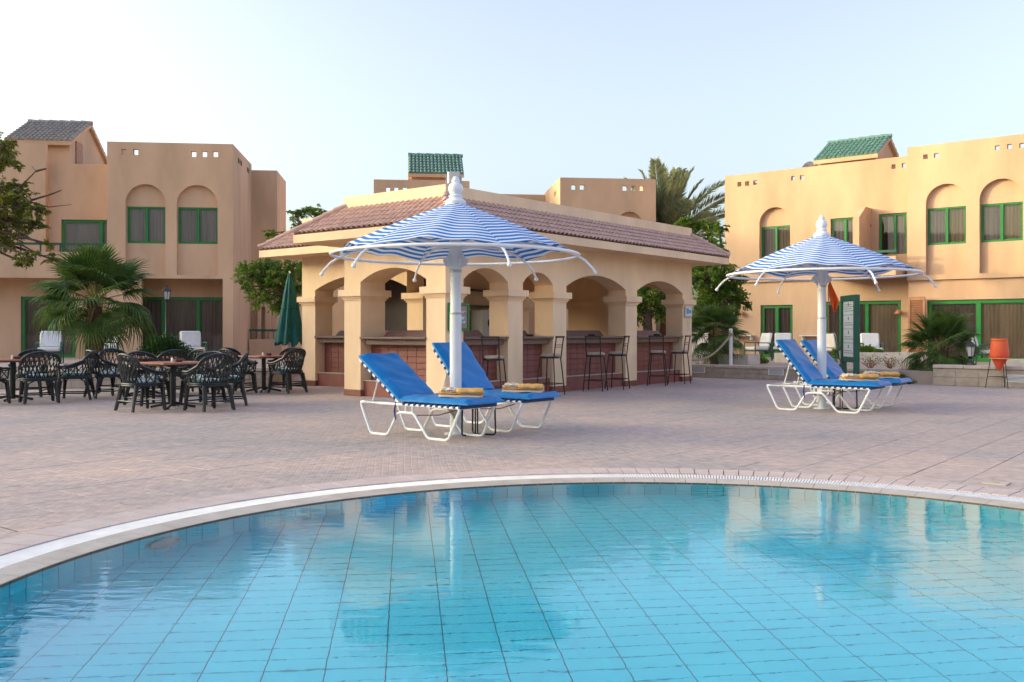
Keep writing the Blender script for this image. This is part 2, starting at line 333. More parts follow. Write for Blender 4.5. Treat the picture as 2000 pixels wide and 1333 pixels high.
# ------------------------------------------------------------------ pool
PC = np.array([.95, 4.256]); RO = 4.09; RC = 3.80; RG = 3.60; RL = 3.43; WZ = -.024; FZ = -.53
def circ(r, n=96, c=PC): return [(c[0] + r * math.cos(2 * math.pi * i / n), c[1] + r * math.sin(2 * math.pi * i / n)) for i in range(n)]
g = MB(); big = [(-900, -300), (900, -300), (900, 1800), (-900, 1800)]
loops = [big, circ(RO + .002, 96)[::-1]]; flat = [p for lp in loops for p in lp]
g.add([(p[0], p[1], -.012) for p in flat], [tuple(t) for t in tessellate_polygon([[Vector((*p, 0)) for p in lp] for lp in loops])])
gr = g.build('ground', 'ground'); tag(gr, kind='structure')
# deck slabs on the diagonal plan grid
deck = thing('deck', 'pinkish brick-patterned paving of the pool terrace', 'deck'); del deck['category']; tag(deck, kind='structure')
SU, SV = .88, .44; J = .005
slab_me = {}
def slab_mesh(): 
    b = MB(); c = .004; x, y = SU - J, SV - J
    b.add([(0, 0, -.012), (x, 0, -.012), (x, y, -.012), (0, y, -.012), (0, 0, -c), (x, 0, -c), (x, y, -c), (0, y, -c), (c, c, 0), (x - c, c, 0), (x - c, y - c, 0), (c, y - c, 0)],
          [(0, 1, 5, 4), (1, 2, 6, 5), (2, 3, 7, 6), (3, 0, 4, 7), (4, 5, 9, 8), (5, 6, 10, 9), (6, 7, 11, 10), (7, 4, 8, 11), (8, 9, 10, 11)]); return b
base_slab = slab_mesh(); slab_me = base_slab.mesh('paving_slab', 'deck')
slabs = []
for i in range(-45, 50):
    for j in range(-60, 75):
        o = PC + (i * SU + (.44 if j % 2 else 0)) * e1 + j * SV * e2
        c = o + e1 * SU / 2 + e2 * SV / 2
        if not (-17 < c[0] < 19 and -2 < c[1] < 27.5): continue
        ds = [np.hypot(*(o + e1 * a + e2 * b - PC)) for a in (0, SU) for b in (0, SV)]
        if max(ds) < RO: continue
        vis = c[1] > 4.5 and abs(c[0]) < c[1] * .56
        slabs.append((c[1] if vis else 99, o, min(ds) < RO + .02))
slabs.sort(key=lambda s: s[0]); rest = MB(); nind = 0
for d, o, cut in slabs:
    if cut:
        n = 11; b = MB(); vs = []
        for a in range(n + 1):
            for q in range(n + 1):
                p = o + e1 * (SU - J) * a / n + e2 * (SV - J) * q / n; r = np.hypot(*(p - PC))
                ins = r < RO
                if ins: p = PC + (p - PC) / max(r, 1e-6) * (RO + .004)
                vs.append((p, ins))
        fs = []
        for a in range(n):
            for q in range(n):
                f = (a * (n + 1) + q, (a + 1) * (n + 1) + q, (a + 1) * (n + 1) + q + 1, a * (n + 1) + q + 1)
                if not all(vs[k][1] for k in f): fs.append(f)
        if not fs: continue
        used = sorted({k for f in fs for k in f}); mp_ = {k: i for i, k in enumerate(used)}
        b.add([(vs[k][0][0], vs[k][0][1], 0) for k in used], [tuple(mp_[k] for k in f) for f in fs])
        if nind < 300 and d < 99: b.build('paving_slab', 'deck', deck); nind += 1
        else: rest.add(b.v, b.f)
    elif nind < 300 and d < 99:
        x = link('paving_slab', slab_me, deck, (o[0], o[1], random.uniform(-.0015, .0005)), (0, 0, A45)); nind += 1
    else:
        rest.add(base_slab.v, base_slab.f, Matrix.Translation((o[0], o[1], 0)) @ Matrix.Rotation(A45, 4, 'Z'))
tag(rest.build('far_paving', 'deck', deck), kind='stuff')

pool = thing('pool', 'round shallow swimming pool lined with pale blue tiles', 'pool', (PC[0], PC[1], 0)); del pool['category']; tag(pool, kind='structure')
def ring_piece(r0, r1, z0, z1, zb, a0, a1, n=2):     # curved tile between two radii; top slopes z0 -> z1
    b = MB(); vs = []
    for k in range(n + 1):
        a = a0 + (a1 - a0) * k / n; c, s_ = math.cos(a), math.sin(a)
        vs += [(r0 * c, r0 * s_, z0), (r1 * c, r1 * s_, z1), (r0 * c, r0 * s_, zb), (r1 * c, r1 * s_, zb)]
    fs = []
    for k in range(n):
        i = 4 * k; fs += [(i, i + 4, i + 5, i + 1), (i + 2, i + 3, i + 7, i + 6), (i, i + 2, i + 6, i + 4), (i + 1, i + 5, i + 7, i + 3)]
    fs += [(0, 1, 3, 2), (4 * n, 4 * n + 2, 4 * n + 3, 4 * n + 1)]
    return b.add(vs, fs)
q = ring_piece(RC - .01, RO + .03, -.028, -.028, -.2, 0, 2 * math.pi, 96); b = MB(); b.add(q.v, q.f); b.build('coping_bed', 'soil', pool)
NC = 200; NL = 88; da = 2 * math.pi / NC
me = ring_piece(RC, RO - .004, .002, .003, -.05, .02 * da, .965 * da).mesh('coping_tile', 'coping')
for k in range(NC): link('coping_tile', me, pool, (0, 0, random.uniform(-.002, .002)), (0, 0, k * da))
dl = 2 * math.pi / NL
me = ring_piece(RG - .004, RL, -.004, -.016, -.12, .008 * dl, .99 * dl, 4).mesh('lip_tile', 'lip')
for k in range(NL): link('lip_tile', me, pool, (0, 0, 0), (0, 0, k * dl + .01))
b = MB(); b.add(*[ring_piece(RL + .009, RG + .05, -.05, -.03, -.3, 0, 2 * math.pi, 96).v, ring_piece(RL + .009, RG + .05, -.05, -.03, -.3, 0, 2 * math.pi, 96).f]); b.build('gutter_bed', 'mortar', pool)
b = MB(); q = ring_piece(RG - .01, RC + .02, -.075, -.075, -.2, 0, 2 * math.pi, 96); b.add(q.v, q.f); b.build('gutter_channel', 'poolgrout', pool)
b = MB(); NS = 1000
for k in range(NS):
    a = 2 * math.pi * k / NS; m = Matrix.Rotation(a, 4, 'Z'); b.box(RG + .004, RC - .006, -.0065, .0065, -.03, -.004, m)
for rr in (RG + .012, (RC + RG) / 2, RC - .015):
    q = ring_piece(rr - .006, rr + .006, -.012, -.012, -.03, 0, 2 * math.pi, 128); b.add(q.v, q.f)
tag(b.build('gutter_grating', 'grating', pool), kind='stuff')
# basin: shell, wall tiles, floor tiles
b = MB(); b.prism([[(x - PC[0], y - PC[1]) for x, y in circ(RL + .03)], [(x - PC[0], y - PC[1]) for x, y in circ(RL + .006)][::-1]], FZ - .05, -.05)
b.prism([[(x - PC[0], y - PC[1]) for x, y in circ(RL + .02)]], FZ - .06, FZ - .006); b.build('basin_shell', 'poolgrout', pool)
NW = 172; dw = 2 * math.pi / NW
for row in range(2):
    zt = -.06 - row * .235
    me = ring_piece(RL - .004, RL + .005, zt, zt, zt - .231, .02 * dw, .975 * dw, 1).mesh('wall_tile', 'pooltile')
    for k in range(NW):
        y = PC[1] + RL * math.sin((k + .5) * dw)
        if row == 0 or y > 4: link('wall_tile', me, pool, (0, 0, 0), (0, 0, k * dw))
M['waterline_reflection'] = mat('waterline_reflection_tile', (.20, .12, .07), .35, color2=(.10, .065, .04), vscale=4)  # brown stands in for the dark reflection along the waterline
me = ring_piece(RL - .006, RL + .008, -.018, -.018, -.058, .02 * dw, .975 * dw, 1).mesh('waterline_reflection_tile', 'waterline_reflection')
for k in range(NW): link('waterline_reflection_tile', me, pool, (0, 0, 0), (0, 0, k * dw))
TW, TH = .25, .125; q = MB(); q.cbox(.0026, TW - .0026, .0027, TH - .0027, -.008, .0, .001); tme = q.mesh('floor_tile', 'pooltile')
rt = MB(); tl = []
dx = np.array([math.cos(PHI), math.sin(PHI)]); dy = np.array([-math.sin(PHI), math.cos(PHI)])
for i in range(-15, 16):
    for j in range(-30, 31):
        o = dx * (i * TW) + dy * (j * TH); c = o + dx * TW / 2 + dy * TH / 2
        if min(np.hypot(*(o + dx * TW * a + dy * TH * b_)) for a in (0, 1) for b_ in (0, 1)) > RL: continue
        wy = c[1] + PC[1]; wx = c[0] + PC[0]; tl.append((wy if wy > 3.7 and abs(wx) < wy * .52 else 99, o))
tl.sort(key=lambda t: t[0])
for k, (d, o) in enumerate(tl):
    zz = FZ + random.uniform(-.001, .001)
    if k < 300: link('floor_tile', tme, pool, (o[0], o[1], zz), (0, 0, PHI))
    else: rt.add(q.v, q.f, Matrix.Translation((o[0], o[1], zz)) @ Matrix.Rotation(PHI, 4, 'Z'))
tag(rt.build('far_floor_tiles', 'pooltile', pool), kind='stuff')
lp = Gp(280, 1066, WZ); a = math.atan2(lp[1] + .35 - PC[1], lp[0] - .05 - PC[0])
b = MB(); mx = Matrix.Rotation(a, 4, 'Z') @ Matrix.Translation((RL - .02, 0, -.27)) @ Matrix.Rotation(R(-90), 4, 'Y')
b.lathe([(.0, .0), (.12, .0), (.125, .02), (.09, .035), (.085, .03), (0, .045)], 24, mx, cap=False); b.build('underwater_light', 'grey', pool, smooth='auto')
wt = MB(); wv = [(0, 0, 0)] + [(x - PC[0], y - PC[1], 0) for x, y in circ(RL + .003, 128)]
wt.add(wv, [(0, 1 + i, 1 + (i + 1) % 128) for i in range(128)])
wo = wt.build('water', 'water', None, (PC[0], PC[1], WZ), smooth=True); tag(wo, 'calm clear water filling the round pool', kind='structure')

# ------------------------------------------------------------------ bar pavilion
C0 = np.array([-1.147, 16.327])
bar = thing('bar_pavilion', 'apricot poolside bar pavilion with arched counters and red barrel-tile eaves', 'pavilion', (C0[0], C0[1], 0), A45)
ZSOF, ZEAVE, ZPB, ZPT, OV = 2.87, 3.06, 3.53, 3.75, .67
ZCAP, ZSPR, ZCRN = 1.99, 2.13, 2.36
def arcade(L, piers, thick, mx, arches=None):       # wall above the capitals with arches between the piers
    pts = [(0, ZCAP)]
    for k, (a, b_) in enumerate(piers):
        if k: pts.append((a, ZCAP))
        if k < len(piers) - 1:
            nx = piers[k + 1][0]; sp = nx - b_
            zc = ZCRN + min(.16, .05 * max(0, sp - 1.6)); zs = ZSPR
            pts.append((b_, ZCAP)); pts += arc_pts(b_, nx, zs, zc, 14)
    pts += [(L, ZCAP), (L, ZPT), (0, ZPT)]
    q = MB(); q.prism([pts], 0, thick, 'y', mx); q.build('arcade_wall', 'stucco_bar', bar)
def pier(x0, x1, y0, y1):
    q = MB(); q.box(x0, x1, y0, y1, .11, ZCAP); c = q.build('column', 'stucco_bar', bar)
    k = MB(); 
    for e, za, zb in ((.02, 1.80, 1.835), (.045, 1.835, 1.87), (.085, 1.87, ZCAP + .003)): k.box(x0 - e, x1 + e, y0 - e, y1 + e, za, zb)
    k.build('capital', 'stucco_bar', c); p = MB(); p.cbox(x0 - .012, x1 + .012, y0 - .012, y1 + .012, 0, .12, .006); p.build('plinth', 'plinth', c)
RP = [(0, .47), (1.72, 2.17), (3.14, 3.60), (5.86, 6.34), (8.46, 8.93)]; TR = .456
I4 = Matrix.Identity(4)
arcade(8.93, RP, TR, I4)
for a, b_ in RP: pier(a, b_, .003, TR)
def side(x): return Matrix.Translation((x, 0, 0)) @ Matrix.Rotation(R(90), 4, 'Z')   # local x -> +y (e2), local y -> -x
# left face: from e2=TR to 2.6, thickness .63 to +e1
def arcade_side(x, y0, L, piers, thick, sgn):
    m = Matrix.Translation((x, y0, 0)) @ Matrix.Rotation(R(90), 4, 'Z') @ Matrix.Diagonal((1, -sgn, 1, 1)); arcade(L, piers, thick, m)
arcade_side(0, TR, 2.6 - TR, [(0, .003), (2.15 - TR, 2.6 - TR)], .63, 1)
pier(.003, .63, 2.15, 2.6)
arcade_side(1.7, 2.63, 3.32, [(0, .003), (2.87, 3.32)], .5, 1)
pier(1.703, 2.2, 5.5, 5.95); pier(1.703, 2.2, 2.18, 2.625)
# end wall and rear wall
EP = [(0, .02), (1.55, 2.95), (4.6, 5.49)]
mE = Matrix.Translation((8.48, TR + .003, 0)) @ Matrix.Rotation(R(90), 4, 'Z') @ Matrix.Diagonal((1, -1, 1, 1))
arcade(5.49, EP, .447, mE)
pier(8.485, 8.925, TR + 1.55, TR + 2.95); pier(8.485, 8.925, TR + 4.6, TR + 5.48)
mR = Matrix.Translation((2.21, 5.5, 0)); arcade(6.26, [(0, .02), (2.0, 3.3), (5.0, 6.26)], .44, mR)
pier(4.21, 5.51, 5.503, 5.94); pier(7.21, 8.46, 5.503, 5.94)
# back-bar core with shelves and appliance niche
q = MB(); q.box(3.3, 5.4, 2.7, 2.95, 0, ZSOF - .02); q.build('back_wall', 'stucco_bar', bar)
q = MB(); q.box(3.0, 3.12, 2.9, 4.7, 0, ZSOF - .02); q.build('sun_block_wall', 'doorwood', bar)  # added partition, blocks low sun coming in through the wing arch
q = MB(); q.box(3.35, 5.35, 2.30, 2.68, 0, 1.02); q.box(3.3, 5.4, 2.27, 2.69, 1.02, 1.07); q.build('back_counter', 'doorwood', bar)
for z_ in (1.75, 2.1): q = MB(); q.box(3.5, 5.2, 2.42, 2.68, z_, z_ + .04); q.build('shelf', 'doorwood', bar)
outline = [(-OV, -OV), (8.93 + OV, -OV), (8.93 + OV, 5.95 + OV), (1.7 - OV, 5.95 + OV), (1.7 - OV, 2.6 + OV), (-OV, 2.6 + OV)]
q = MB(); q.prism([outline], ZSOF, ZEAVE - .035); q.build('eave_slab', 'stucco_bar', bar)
q = MB(); q.prism([[(.05, .05), (8.88, .05), (8.88, 5.9), (1.75, 5.9), (1.75, 2.55), (.05, 2.55)]], 3.3, 3.36); q.build('roof_deck', 'planter', bar)
# roof skirt, edge by edge: origin, along, outward normal, wall length, overshoot at each end
sk = MB()
edges = [((0, 0), (1, 0), (0, -1), 8.93, OV, OV), ((0, 2.6), (0, -1), (-1, 0), 2.6, OV, OV), ((1.7, 5.95), (0, -1), (-1, 0), 3.35, OV, 0),
         ((8.93, 0), (0, 1), (1, 0), 5.95, OV, OV), ((0, 2.6), (1, 0), (0, 1), 1.7, OV, -.0), ((8.93, 5.95), (-1, 0), (0, 1), 7.23, OV, OV)]
ZE = ZEAVE - .03; RISE = ZPB - ZE - .02
tile_pts = []
for (ox, oy), (ax, ay), (nx, ny), L, s0, s1 in edges:
    P = lambda u, r, z, ox=ox, oy=oy, ax=ax, ay=ay, nx=nx, ny=ny: (ox + ax * u + nx * (OV - r), oy + ay * u + ny * (OV - r), z)
    sk.add([P(-s0, 0, ZE), P(L + s1, 0, ZE), P(L, OV, ZE + RISE), P(0, OV, ZE + RISE)], [(0, 1, 2, 3)])
    pitch = .134; n = int((L + s0 + s1) / pitch); pitch = (L + s0 + s1) / n
    for k in range(n):
        u = -s0 + (k + .5) * pitch
        run = OV - max(0, -u, u - L)
        if run < .08: continue
        rows = 5; rl = OV / rows
        for r_ in range(rows):
            a = r_ * rl
            if a > run - .03: break
            tile_pts.append((P, u, a, min(rl, run - a), (ax, ay), (nx, ny), r_))
sk.build('roof_pan', 'tile_base', bar)
SL = math.atan2(RISE, OV)
def tile_mesh(ln):
    b = MB(); n = 6; r = .058; th = .014; vs = []; l2 = (ln + .03) / math.cos(SL)
    for e, (y, rr, lift) in enumerate(((0, r, .018), (l2, r * .86, .0))):
        for s_ in (1, 0):
            for j in range(n + 1):
                a = math.pi * j / n; R_ = rr if s_ else rr - th; vs.append((R_ * math.cos(a), y, R_ * math.sin(a) * .85 + lift))
    m = n + 1; fs = []
    for j in range(n):
        fs += [(j, j + 1, 2 * m + j + 1, 2 * m + j), (m + j, 3 * m + j, 3 * m + j + 1, m + j + 1), (j, m + j, m + j + 1, j + 1)]
    return b.add(vs, fs)
full = tile_mesh(OV / 5); fme = full.mesh('roof_tile', 'tile_red', 'auto')
trest = MB()
def tkey(t):
    P, u, a, ln, ax, nx, r_ = t; x, y, z = P(u, a, 0); wxy = C0 + e1 * x + e2 * y; face = nx in ((0, -1), (-1, 0))
    return (0 if face else 1, wxy[1] + (0 if nx == (0, -1) else -2))
tile_pts.sort(key=tkey)
for k, (P, u, a, ln, ax, nx, r_) in enumerate(tile_pts):
    x, y, z = P(u, a, ZE + RISE * a / OV + .004)
    inw = Vector((-nx[0], -nx[1], 0)); al = Vector((inw.y, -inw.x, 0))
    slope = (inw * math.cos(SL) + Vector((0, 0, 1)) * math.sin(SL)); nor = al.cross(slope)
    m = Matrix((( al.x, slope.x, nor.x, x), (al.y, slope.y, nor.y, y), (al.z, slope.z, nor.z, z), (0, 0, 0, 1)))
    m = m @ Matrix.Rotation(random.uniform(-.03, .03), 4, 'Z')
    if ln > OV / 5 - .01 and k < 290:
        o = bpy.data.objects.new('roof_tile', fme); col.objects.link(o); o.parent = bar; o.matrix_local = m
    else:
        tm = full if ln > OV / 5 - .01 else tile_mesh(ln); trest.add(tm.v, tm.f, m)
tag(trest.build('far_roof_tiles', 'tile_red', bar, smooth='auto'), kind='stuff')
for (wx, wy), (sx, sy) in (((0, 0), (-1, -1)), ((8.93, 0), (1, -1)), ((0, 2.6), (-1, 1)), ((1.7, 5.95), (-1, 1))):
    for k in range(5):
        q = MB(); t0 = k / 5; t1 = (k + 1.25) / 5
        pa = Vector((wx + sx * OV * (1 - t0), wy + sy * OV * (1 - t0), ZE + RISE * t0 + .055)); pb = Vector((wx + sx * OV * (1 - t1), wy + sy * OV * (1 - t1), ZE + RISE * t1 + .045))
        q.tube([pa, pb], [.078, .062], 10); q.build('hip_tile', 'tile_red', bar, smooth='auto')
# counters
brickm = {}
def counter(x0, x1, rotm, sets=(.27, .07)):          # local x along the wall, y into the building, front plane y=0
    o = bpy.data.objects.new('counter', None); col.objects.link(o); o.parent = bar; o.matrix_local = rotm
    q = MB(); q.cbox(x0 + .002, x1 - .002, -.03, .42, 1.07, 1.115, .006); q.build('countertop', 'granite', o)
    q = MB(); q.cbox(x0 + .05, x1 - .05, .07, .40, .965, 1.069, .006); q.build('apron', 'granite', o)
    q = MB(); q.add([(x0 + .02, .42, 1.0), (x1 - .02, .42, 1.0), (x1 - .14, .60, 1.235), (x0 + .14, .60, 1.235), (x0 + .02, .66, 1.0), (x1 - .02, .66, 1.0), (x1 - .14, .63, 1.235), (x0 + .14, .63, 1.235)],
                    [(0, 1, 2, 3), (4, 7, 6, 5), (0, 3, 7, 4), (1, 5, 6, 2), (3, 2, 6, 7)]); q.build('upstand', 'granite', o)
    q = MB(); q.box(x0 + .01, x1 - .01, .277, .40, 0, .99); q.build('front_wall', 'grout', o)
    q = MB(); q.box(x0 + .002, x1 - .002, .075, .276, 0, .285); q.build('foot_step', 'brick', o)
    q = MB(); q.cbox(x0 + .002, x1 - .002, .06, .282, .286, .302, .004); q.build('step_edge', 'lip', o)
    w_, h_ = .245, .112; rows = 6; n = max(1, round((x1 - x0 - .02) / w_)); bw = (x1 - x0 - .02) / n
    key = round(bw, 4)
    if key not in brickm: z = MB(); z.cbox(.004, bw - .004, 0, .02, .004, h_ - .004, .003); brickm[key] = z.mesh('brick', 'brick')
    for r_ in range(rows):
        for k in range(n): link('brick', brickm[key], o, (x0 + .01 + k * bw, .262 - random.uniform(0, .003),   .303 + r_ * h_))
for k in range(4): counter(RP[k][1], RP[k + 1][0], Matrix.Identity(4))
def sidem(x, y1): return Matrix.Translation((x, y1, 0)) @ Matrix.Rotation(R(-90), 4, 'Z')
counter(0, 2.15 - TR, sidem(.0, 2.15)); counter(0, 2.85, sidem(1.7, 5.5))
# notices on the pavilion
nb = thing('notice_board', 'green framed notice board with blue picture on the bar corner column', 'notice board', (C0[0] + .48 * e1[0] * 0, C0[1], 0), A45)
q = MB(); x0, x1, z0, z1 = .05, .56, 1.22, 1.71
q.box(x0 + .04, x1 - .04, -.045, -.03, z0 + .04, z1 - .04); q.build('panel', 'corkpink', nb)
q = MB()
for a in ((x0, x0 + .045, z0, z1), (x1 - .045, x1, z0, z1), (x0 + .045, x1 - .045, z0, z0 + .045), (x0 + .045, x1 - .045, z1 - .045, z1)): q.cbox(a[0], a[1], -.065, -.004, a[2], a[3], .006)
q.build('frame', 'green', nb)
q = MB(); q.box(.36, .46, -.049, -.0455, 1.36, 1.47); q.build('paper', 'paper', nb)
q = MB(); q.box(.37, .41, -.0525, -.0495, 1.37, 1.42); q.box(.415, .45, -.0525, -.0495, 1.39, 1.46); q.build('picture', 'bluepic', nb)
q = MB(); q.box(.35, .47, -.0475, -.0455, 1.56, 1.57); q.box(.35, .43, -.0475, -.0455, 1.535, 1.545); q.build('print_line', 'paper', nb)
ns = thing('bar_sign', 'small framed blue and white notice on the outermost bar column', 'sign', (C0[0], C0[1], 0), A45)
q = MB(); q.box(8.53, 8.89, -.03, .0, 1.56, 1.86); q.build('frame', 'grey', ns)
q = MB(); q.box(8.56, 8.86, -.034, -.0305, 1.59, 1.83); q.build('paper', 'paper', ns)
q = MB(); q.box(8.60, 8.71, -.038, -.0345, 1.64, 1.78); q.box(8.73, 8.83, -.038, -.0345, 1.66, 1.74); q.build('picture', 'bluepic', ns)
q = MB(); q.tube([(8.66, -.01, 1.56), (8.68, -.02, 1.42), (8.72, -.02, 1.30), (8.7, -.02, 1.18)], .006, 6); q.tube([(8.76, -.01, 1.56), (8.77, -.02, 1.4), (8.74, -.02, 1.33)], .006, 6); q.build('cord', 'paper', ns)
fl = thing('floodlight', 'grey box floodlight on the parapet corner of the bar', 'floodlight', (C0[0] + e1[0] * .3 + e2[0] * .08, C0[1] + e1[1] * .3 + e2[1] * .08, ZPT), A45 - R(45))
q = MB(); q.cbox(-.11, .11, -.05, .05, .04, .26, .012); q.build('housing', 'grey', fl)
q = MB(); q.cbox(-.09, .09, -.058, -.051, .06, .24, .003); q.build('lens', 'lampglass', fl)
q = MB(); q.box(-.14, -.115, -.02, .02, 0, .2); q.box(.115, .14, -.02, .02, 0, .2); q.box(-.14, .14, -.03, .03, -.002, .02); q.build('bracket', 'grey', fl)
fr = thing('drinks_fridge', 'pale appliance with round dark dial behind the narrow bar arch', 'fridge', tuple(C0 + e1 * 4.0 + e2 * 2.47) + (1.07,), A45)
q = MB(); q.cbox(-.32, .32, -.17, .17, 0, .62, .02); q.build('body', 'fridge', fr)
q = MB(); q.lathe([(.13, 0), (.13, .02), (.09, .02), (.09, .008), (0, .008)], 20, Matrix.Translation((0, -.171, .33)) @ Matrix.Rotation(R(90), 4, 'X'), cap=False); q.build('dial', 'dark', fr, smooth='auto')
bl = thing('hanging_lantern', 'black lantern hanging inside the wide bar arch', 'lantern', tuple(C0 + e1 * 4.55 + e2 * 1.2) + (2.2,), 0)
q = MB(); q.lathe([(.02, .62), (.02, .3), (.12, .25), (.13, .22), (.05, .22)], 6, cap=False); q.lathe([(.1, .21), (.075, 0), (.03, -.05), (0, -.07)], 6, cap=False); q.build('cage', 'blackmetal', bl)
q = MB(); q.lathe([(.09, .2), (.068, .02)], 6); q.build('pane', 'lampglass', bl)
for k, s_ in enumerate((2.6, 4.75, 7.5)):
    p = C0 + e1 * s_ + e2 * .16; a = MB(); a.lathe([(.07, 0), (.075, .035), (.06, .04), (.055, .02), (0, .018)], 14, cap=False)
    tag(a.build('ashtray', 'dark', None, (p[0], p[1], 1.115), smooth='auto'), ('small dark ashtray on the counter of the narrow bar arch', 'small dark ashtray on the counter of the widest bar arch', 'small dark ashtray on the counter of the outermost bar arch')[k], 'ashtray', 'ashtrays on the bar')

# ------------------------------------------------------------------ hotel buildings
def window(par, x0, x1, z0, z1, y, splits=(.5,), fw=.05, sill=False, curtain='curtain', name='window', open_gap=None, rail=None):
    f = MB(); d = .05
    f.box(x0, x0 + fw, y, y + d, z0, z1); f.box(x1 - fw, x1, y, y + d, z0, z1)
    f.box(x0 + fw, x1 - fw, y, y + d, z0, z0 + fw); f.box(x0 + fw, x1 - fw, y, y + d, z1 - fw, z1)
    xs = [x0 + fw] + [x0 + s_ * (x1 - x0) for s_ in splits] + [x1 - fw]
    for s_ in xs[1:-1]: f.box(s_ - fw * .6, s_ + fw * .6, y - .012, y + d + .01, z0 + fw, z1 - fw)
    if rail: f.box(x0 + fw, x1 - fw, y + .005, y + d - .005, rail, rail + fw)
    fo = f.build(name, 'green', par)
    for i in range(len(xs) - 1):
        a, b_ = xs[i] + (fw * .6 if i else 0), xs[i + 1] - (fw * .6 if i < len(xs) - 2 else 0)
        s_ = MB(); t = .022
        for r_ in (rect(a, a + t, z0 + fw, z1 - fw), rect(b_ - t, b_, z0 + fw, z1 - fw), rect(a + t, b_ - t, z0 + fw, z0 + fw + t), rect(a + t, b_ - t, z1 - fw - t, z1 - fw)):
            s_.box(r_[0][0], r_[1][0], y + .012 + .012 * (i % 2), y + .036 + .012 * (i % 2), r_[0][1], r_[2][1])
        s_.build('sash', 'green', fo)
        p = MB(); yy = y + .025 + .012 * (i % 2); p.add([(a + t, yy, z0 + fw + t), (b_ - t, yy, z0 + fw + t), (b_ - t, yy, z1 - fw - t), (a + t, yy, z1 - fw - t)], [(0, 1, 2, 3)]); p.build('pane', 'glass', fo)
        c = MB(); n = max(8, int((b_ - a) / .018)); ph = random.uniform(0, 6); vs = []; g0 = open_gap if (open_gap and i == 0) else 0
        for k in range(n + 1):
            u = a + g0 * (b_ - a) + (b_ - a) * (1 - g0) * k / n; dep = y + .11 + .022 * math.sin(u * 52 + ph + 1.5 * math.sin(u * 9 + ph)) + .012 * math.sin(u * 120)
            vs += [(u, dep, z0 + .02), (u, dep - .006, z1)]
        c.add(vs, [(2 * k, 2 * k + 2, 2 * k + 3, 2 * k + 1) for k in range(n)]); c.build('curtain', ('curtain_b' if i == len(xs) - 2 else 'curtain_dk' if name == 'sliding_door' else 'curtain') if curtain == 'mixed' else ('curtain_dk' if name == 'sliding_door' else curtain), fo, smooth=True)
    return fo
def niche(px0, px1, zc, zs, zb): return [(px0, zb), (px1, zb)] + arc_pts(px0, px1, zs, zc, 16)[::-1]
def facade(par, name, outer, holes, y, thick, m='stucco'):
    q = MB(); q.prism([outer] + [h[::-1] for h in holes], y, y + thick, 'y'); return q.build(name, m, par)
def walllamp(par_line_pos, label, rz):
    t = thing('wall_lamp', label, 'wall lamp', par_line_pos, rz, 'clay wall lamps')
    q = MB(); q.lathe([(.0, .10), (.05, .09), (.1, .03), (.12, -.04), (.11, -.05), (.07, -.02)], 14, Matrix.Diagonal((1, .75, 1, 1)), cap=False); q.build('shade', 'walllamp', t, smooth=True)
    q = MB(); q.box(-.05, .05, .05, .1, -.04, .06); q.build('back_plate', 'walllamp', t); return t
def tiled_gable(par, x0, x1, y0, y1, zb, ze, zr, m, ov=.22):  # small roof house: ridge along x, gables at x0/x1
    ym = (y0 + y1) / 2
    q = MB(); q.prism([[(y0, zb), (y1, zb), (y1, ze), (ym, zr - .16), (y0, ze)]], x0, x1, 'y', Matrix(((0, 1, 0, 0), (1, 0, 0, 0), (0, 0, 1, 0), (0, 0, 0, 1)))); b_ = q.build('roof_house', 'stucco', par)
    q = MB(); dz = (zr - ze) / (ym - y0)
    for s_, yy in ((1, y0), (-1, y1)):
        A = (yy - s_ * ov, ze - ov * dz); B = (ym, zr)
        q.add([(x, y, z + o) for x in (x0 - .12, x1 + .12) for (y, z) in (A, B) for o in (-.13, 0)], [(0, 1, 3, 2), (4, 6, 7, 5), (0, 4, 5, 1), (2, 3, 7, 6), (1, 5, 7, 3), (0, 2, 6, 4)])
    q.build('roof_slab', 'stucco', b_)
    t = MB(); L = math.hypot(ym - y0 + ov, zr - ze + ov * dz); sl = math.atan(dz); n = int((x1 - x0 + .24) / .15); p_ = (x1 - x0 + .24) / n; rows = max(4, int(L / .24))
    for s_, yy in ((1, y0), (-1, y1)):
        for k in range(n):
            for r_ in range(rows):
                f0 = r_ / rows; f1 = (r_ + 1.12) / rows
                pa = Vector((x0 - .12 + (k + .5) * p_, yy - s_ * ov + s_ * (ym - y0 + ov) * f0, ze - ov * dz + (zr - ze + ov * dz) * f0 + .035)); pb = Vector((pa.x, yy - s_ * ov + s_ * (ym - y0 + ov) * min(f1, 1), ze - ov * dz + (zr - ze + ov * dz) * min(f1, 1) + .012))
                t.tube([pa, pb], [p_ * .48, p_ * .40], 8)
    tag(t.build('roof_tiles', m, b_, smooth='auto'), kind='stuff')
    r_ = MB(); k = 0
    nn = int((x1 - x0) / .3)
    for k in range(nn): r_.tube([(x0 - .12 + k * (x1 - x0 + .24) / nn, ym, zr + .035), (x0 - .12 + (k + 1.1) * (x1 - x0 + .24) / nn, ym, zr + .02)], [.09, .075], 8)
    r_.build('ridge_tiles', m, b_, smooth='auto'); return b_

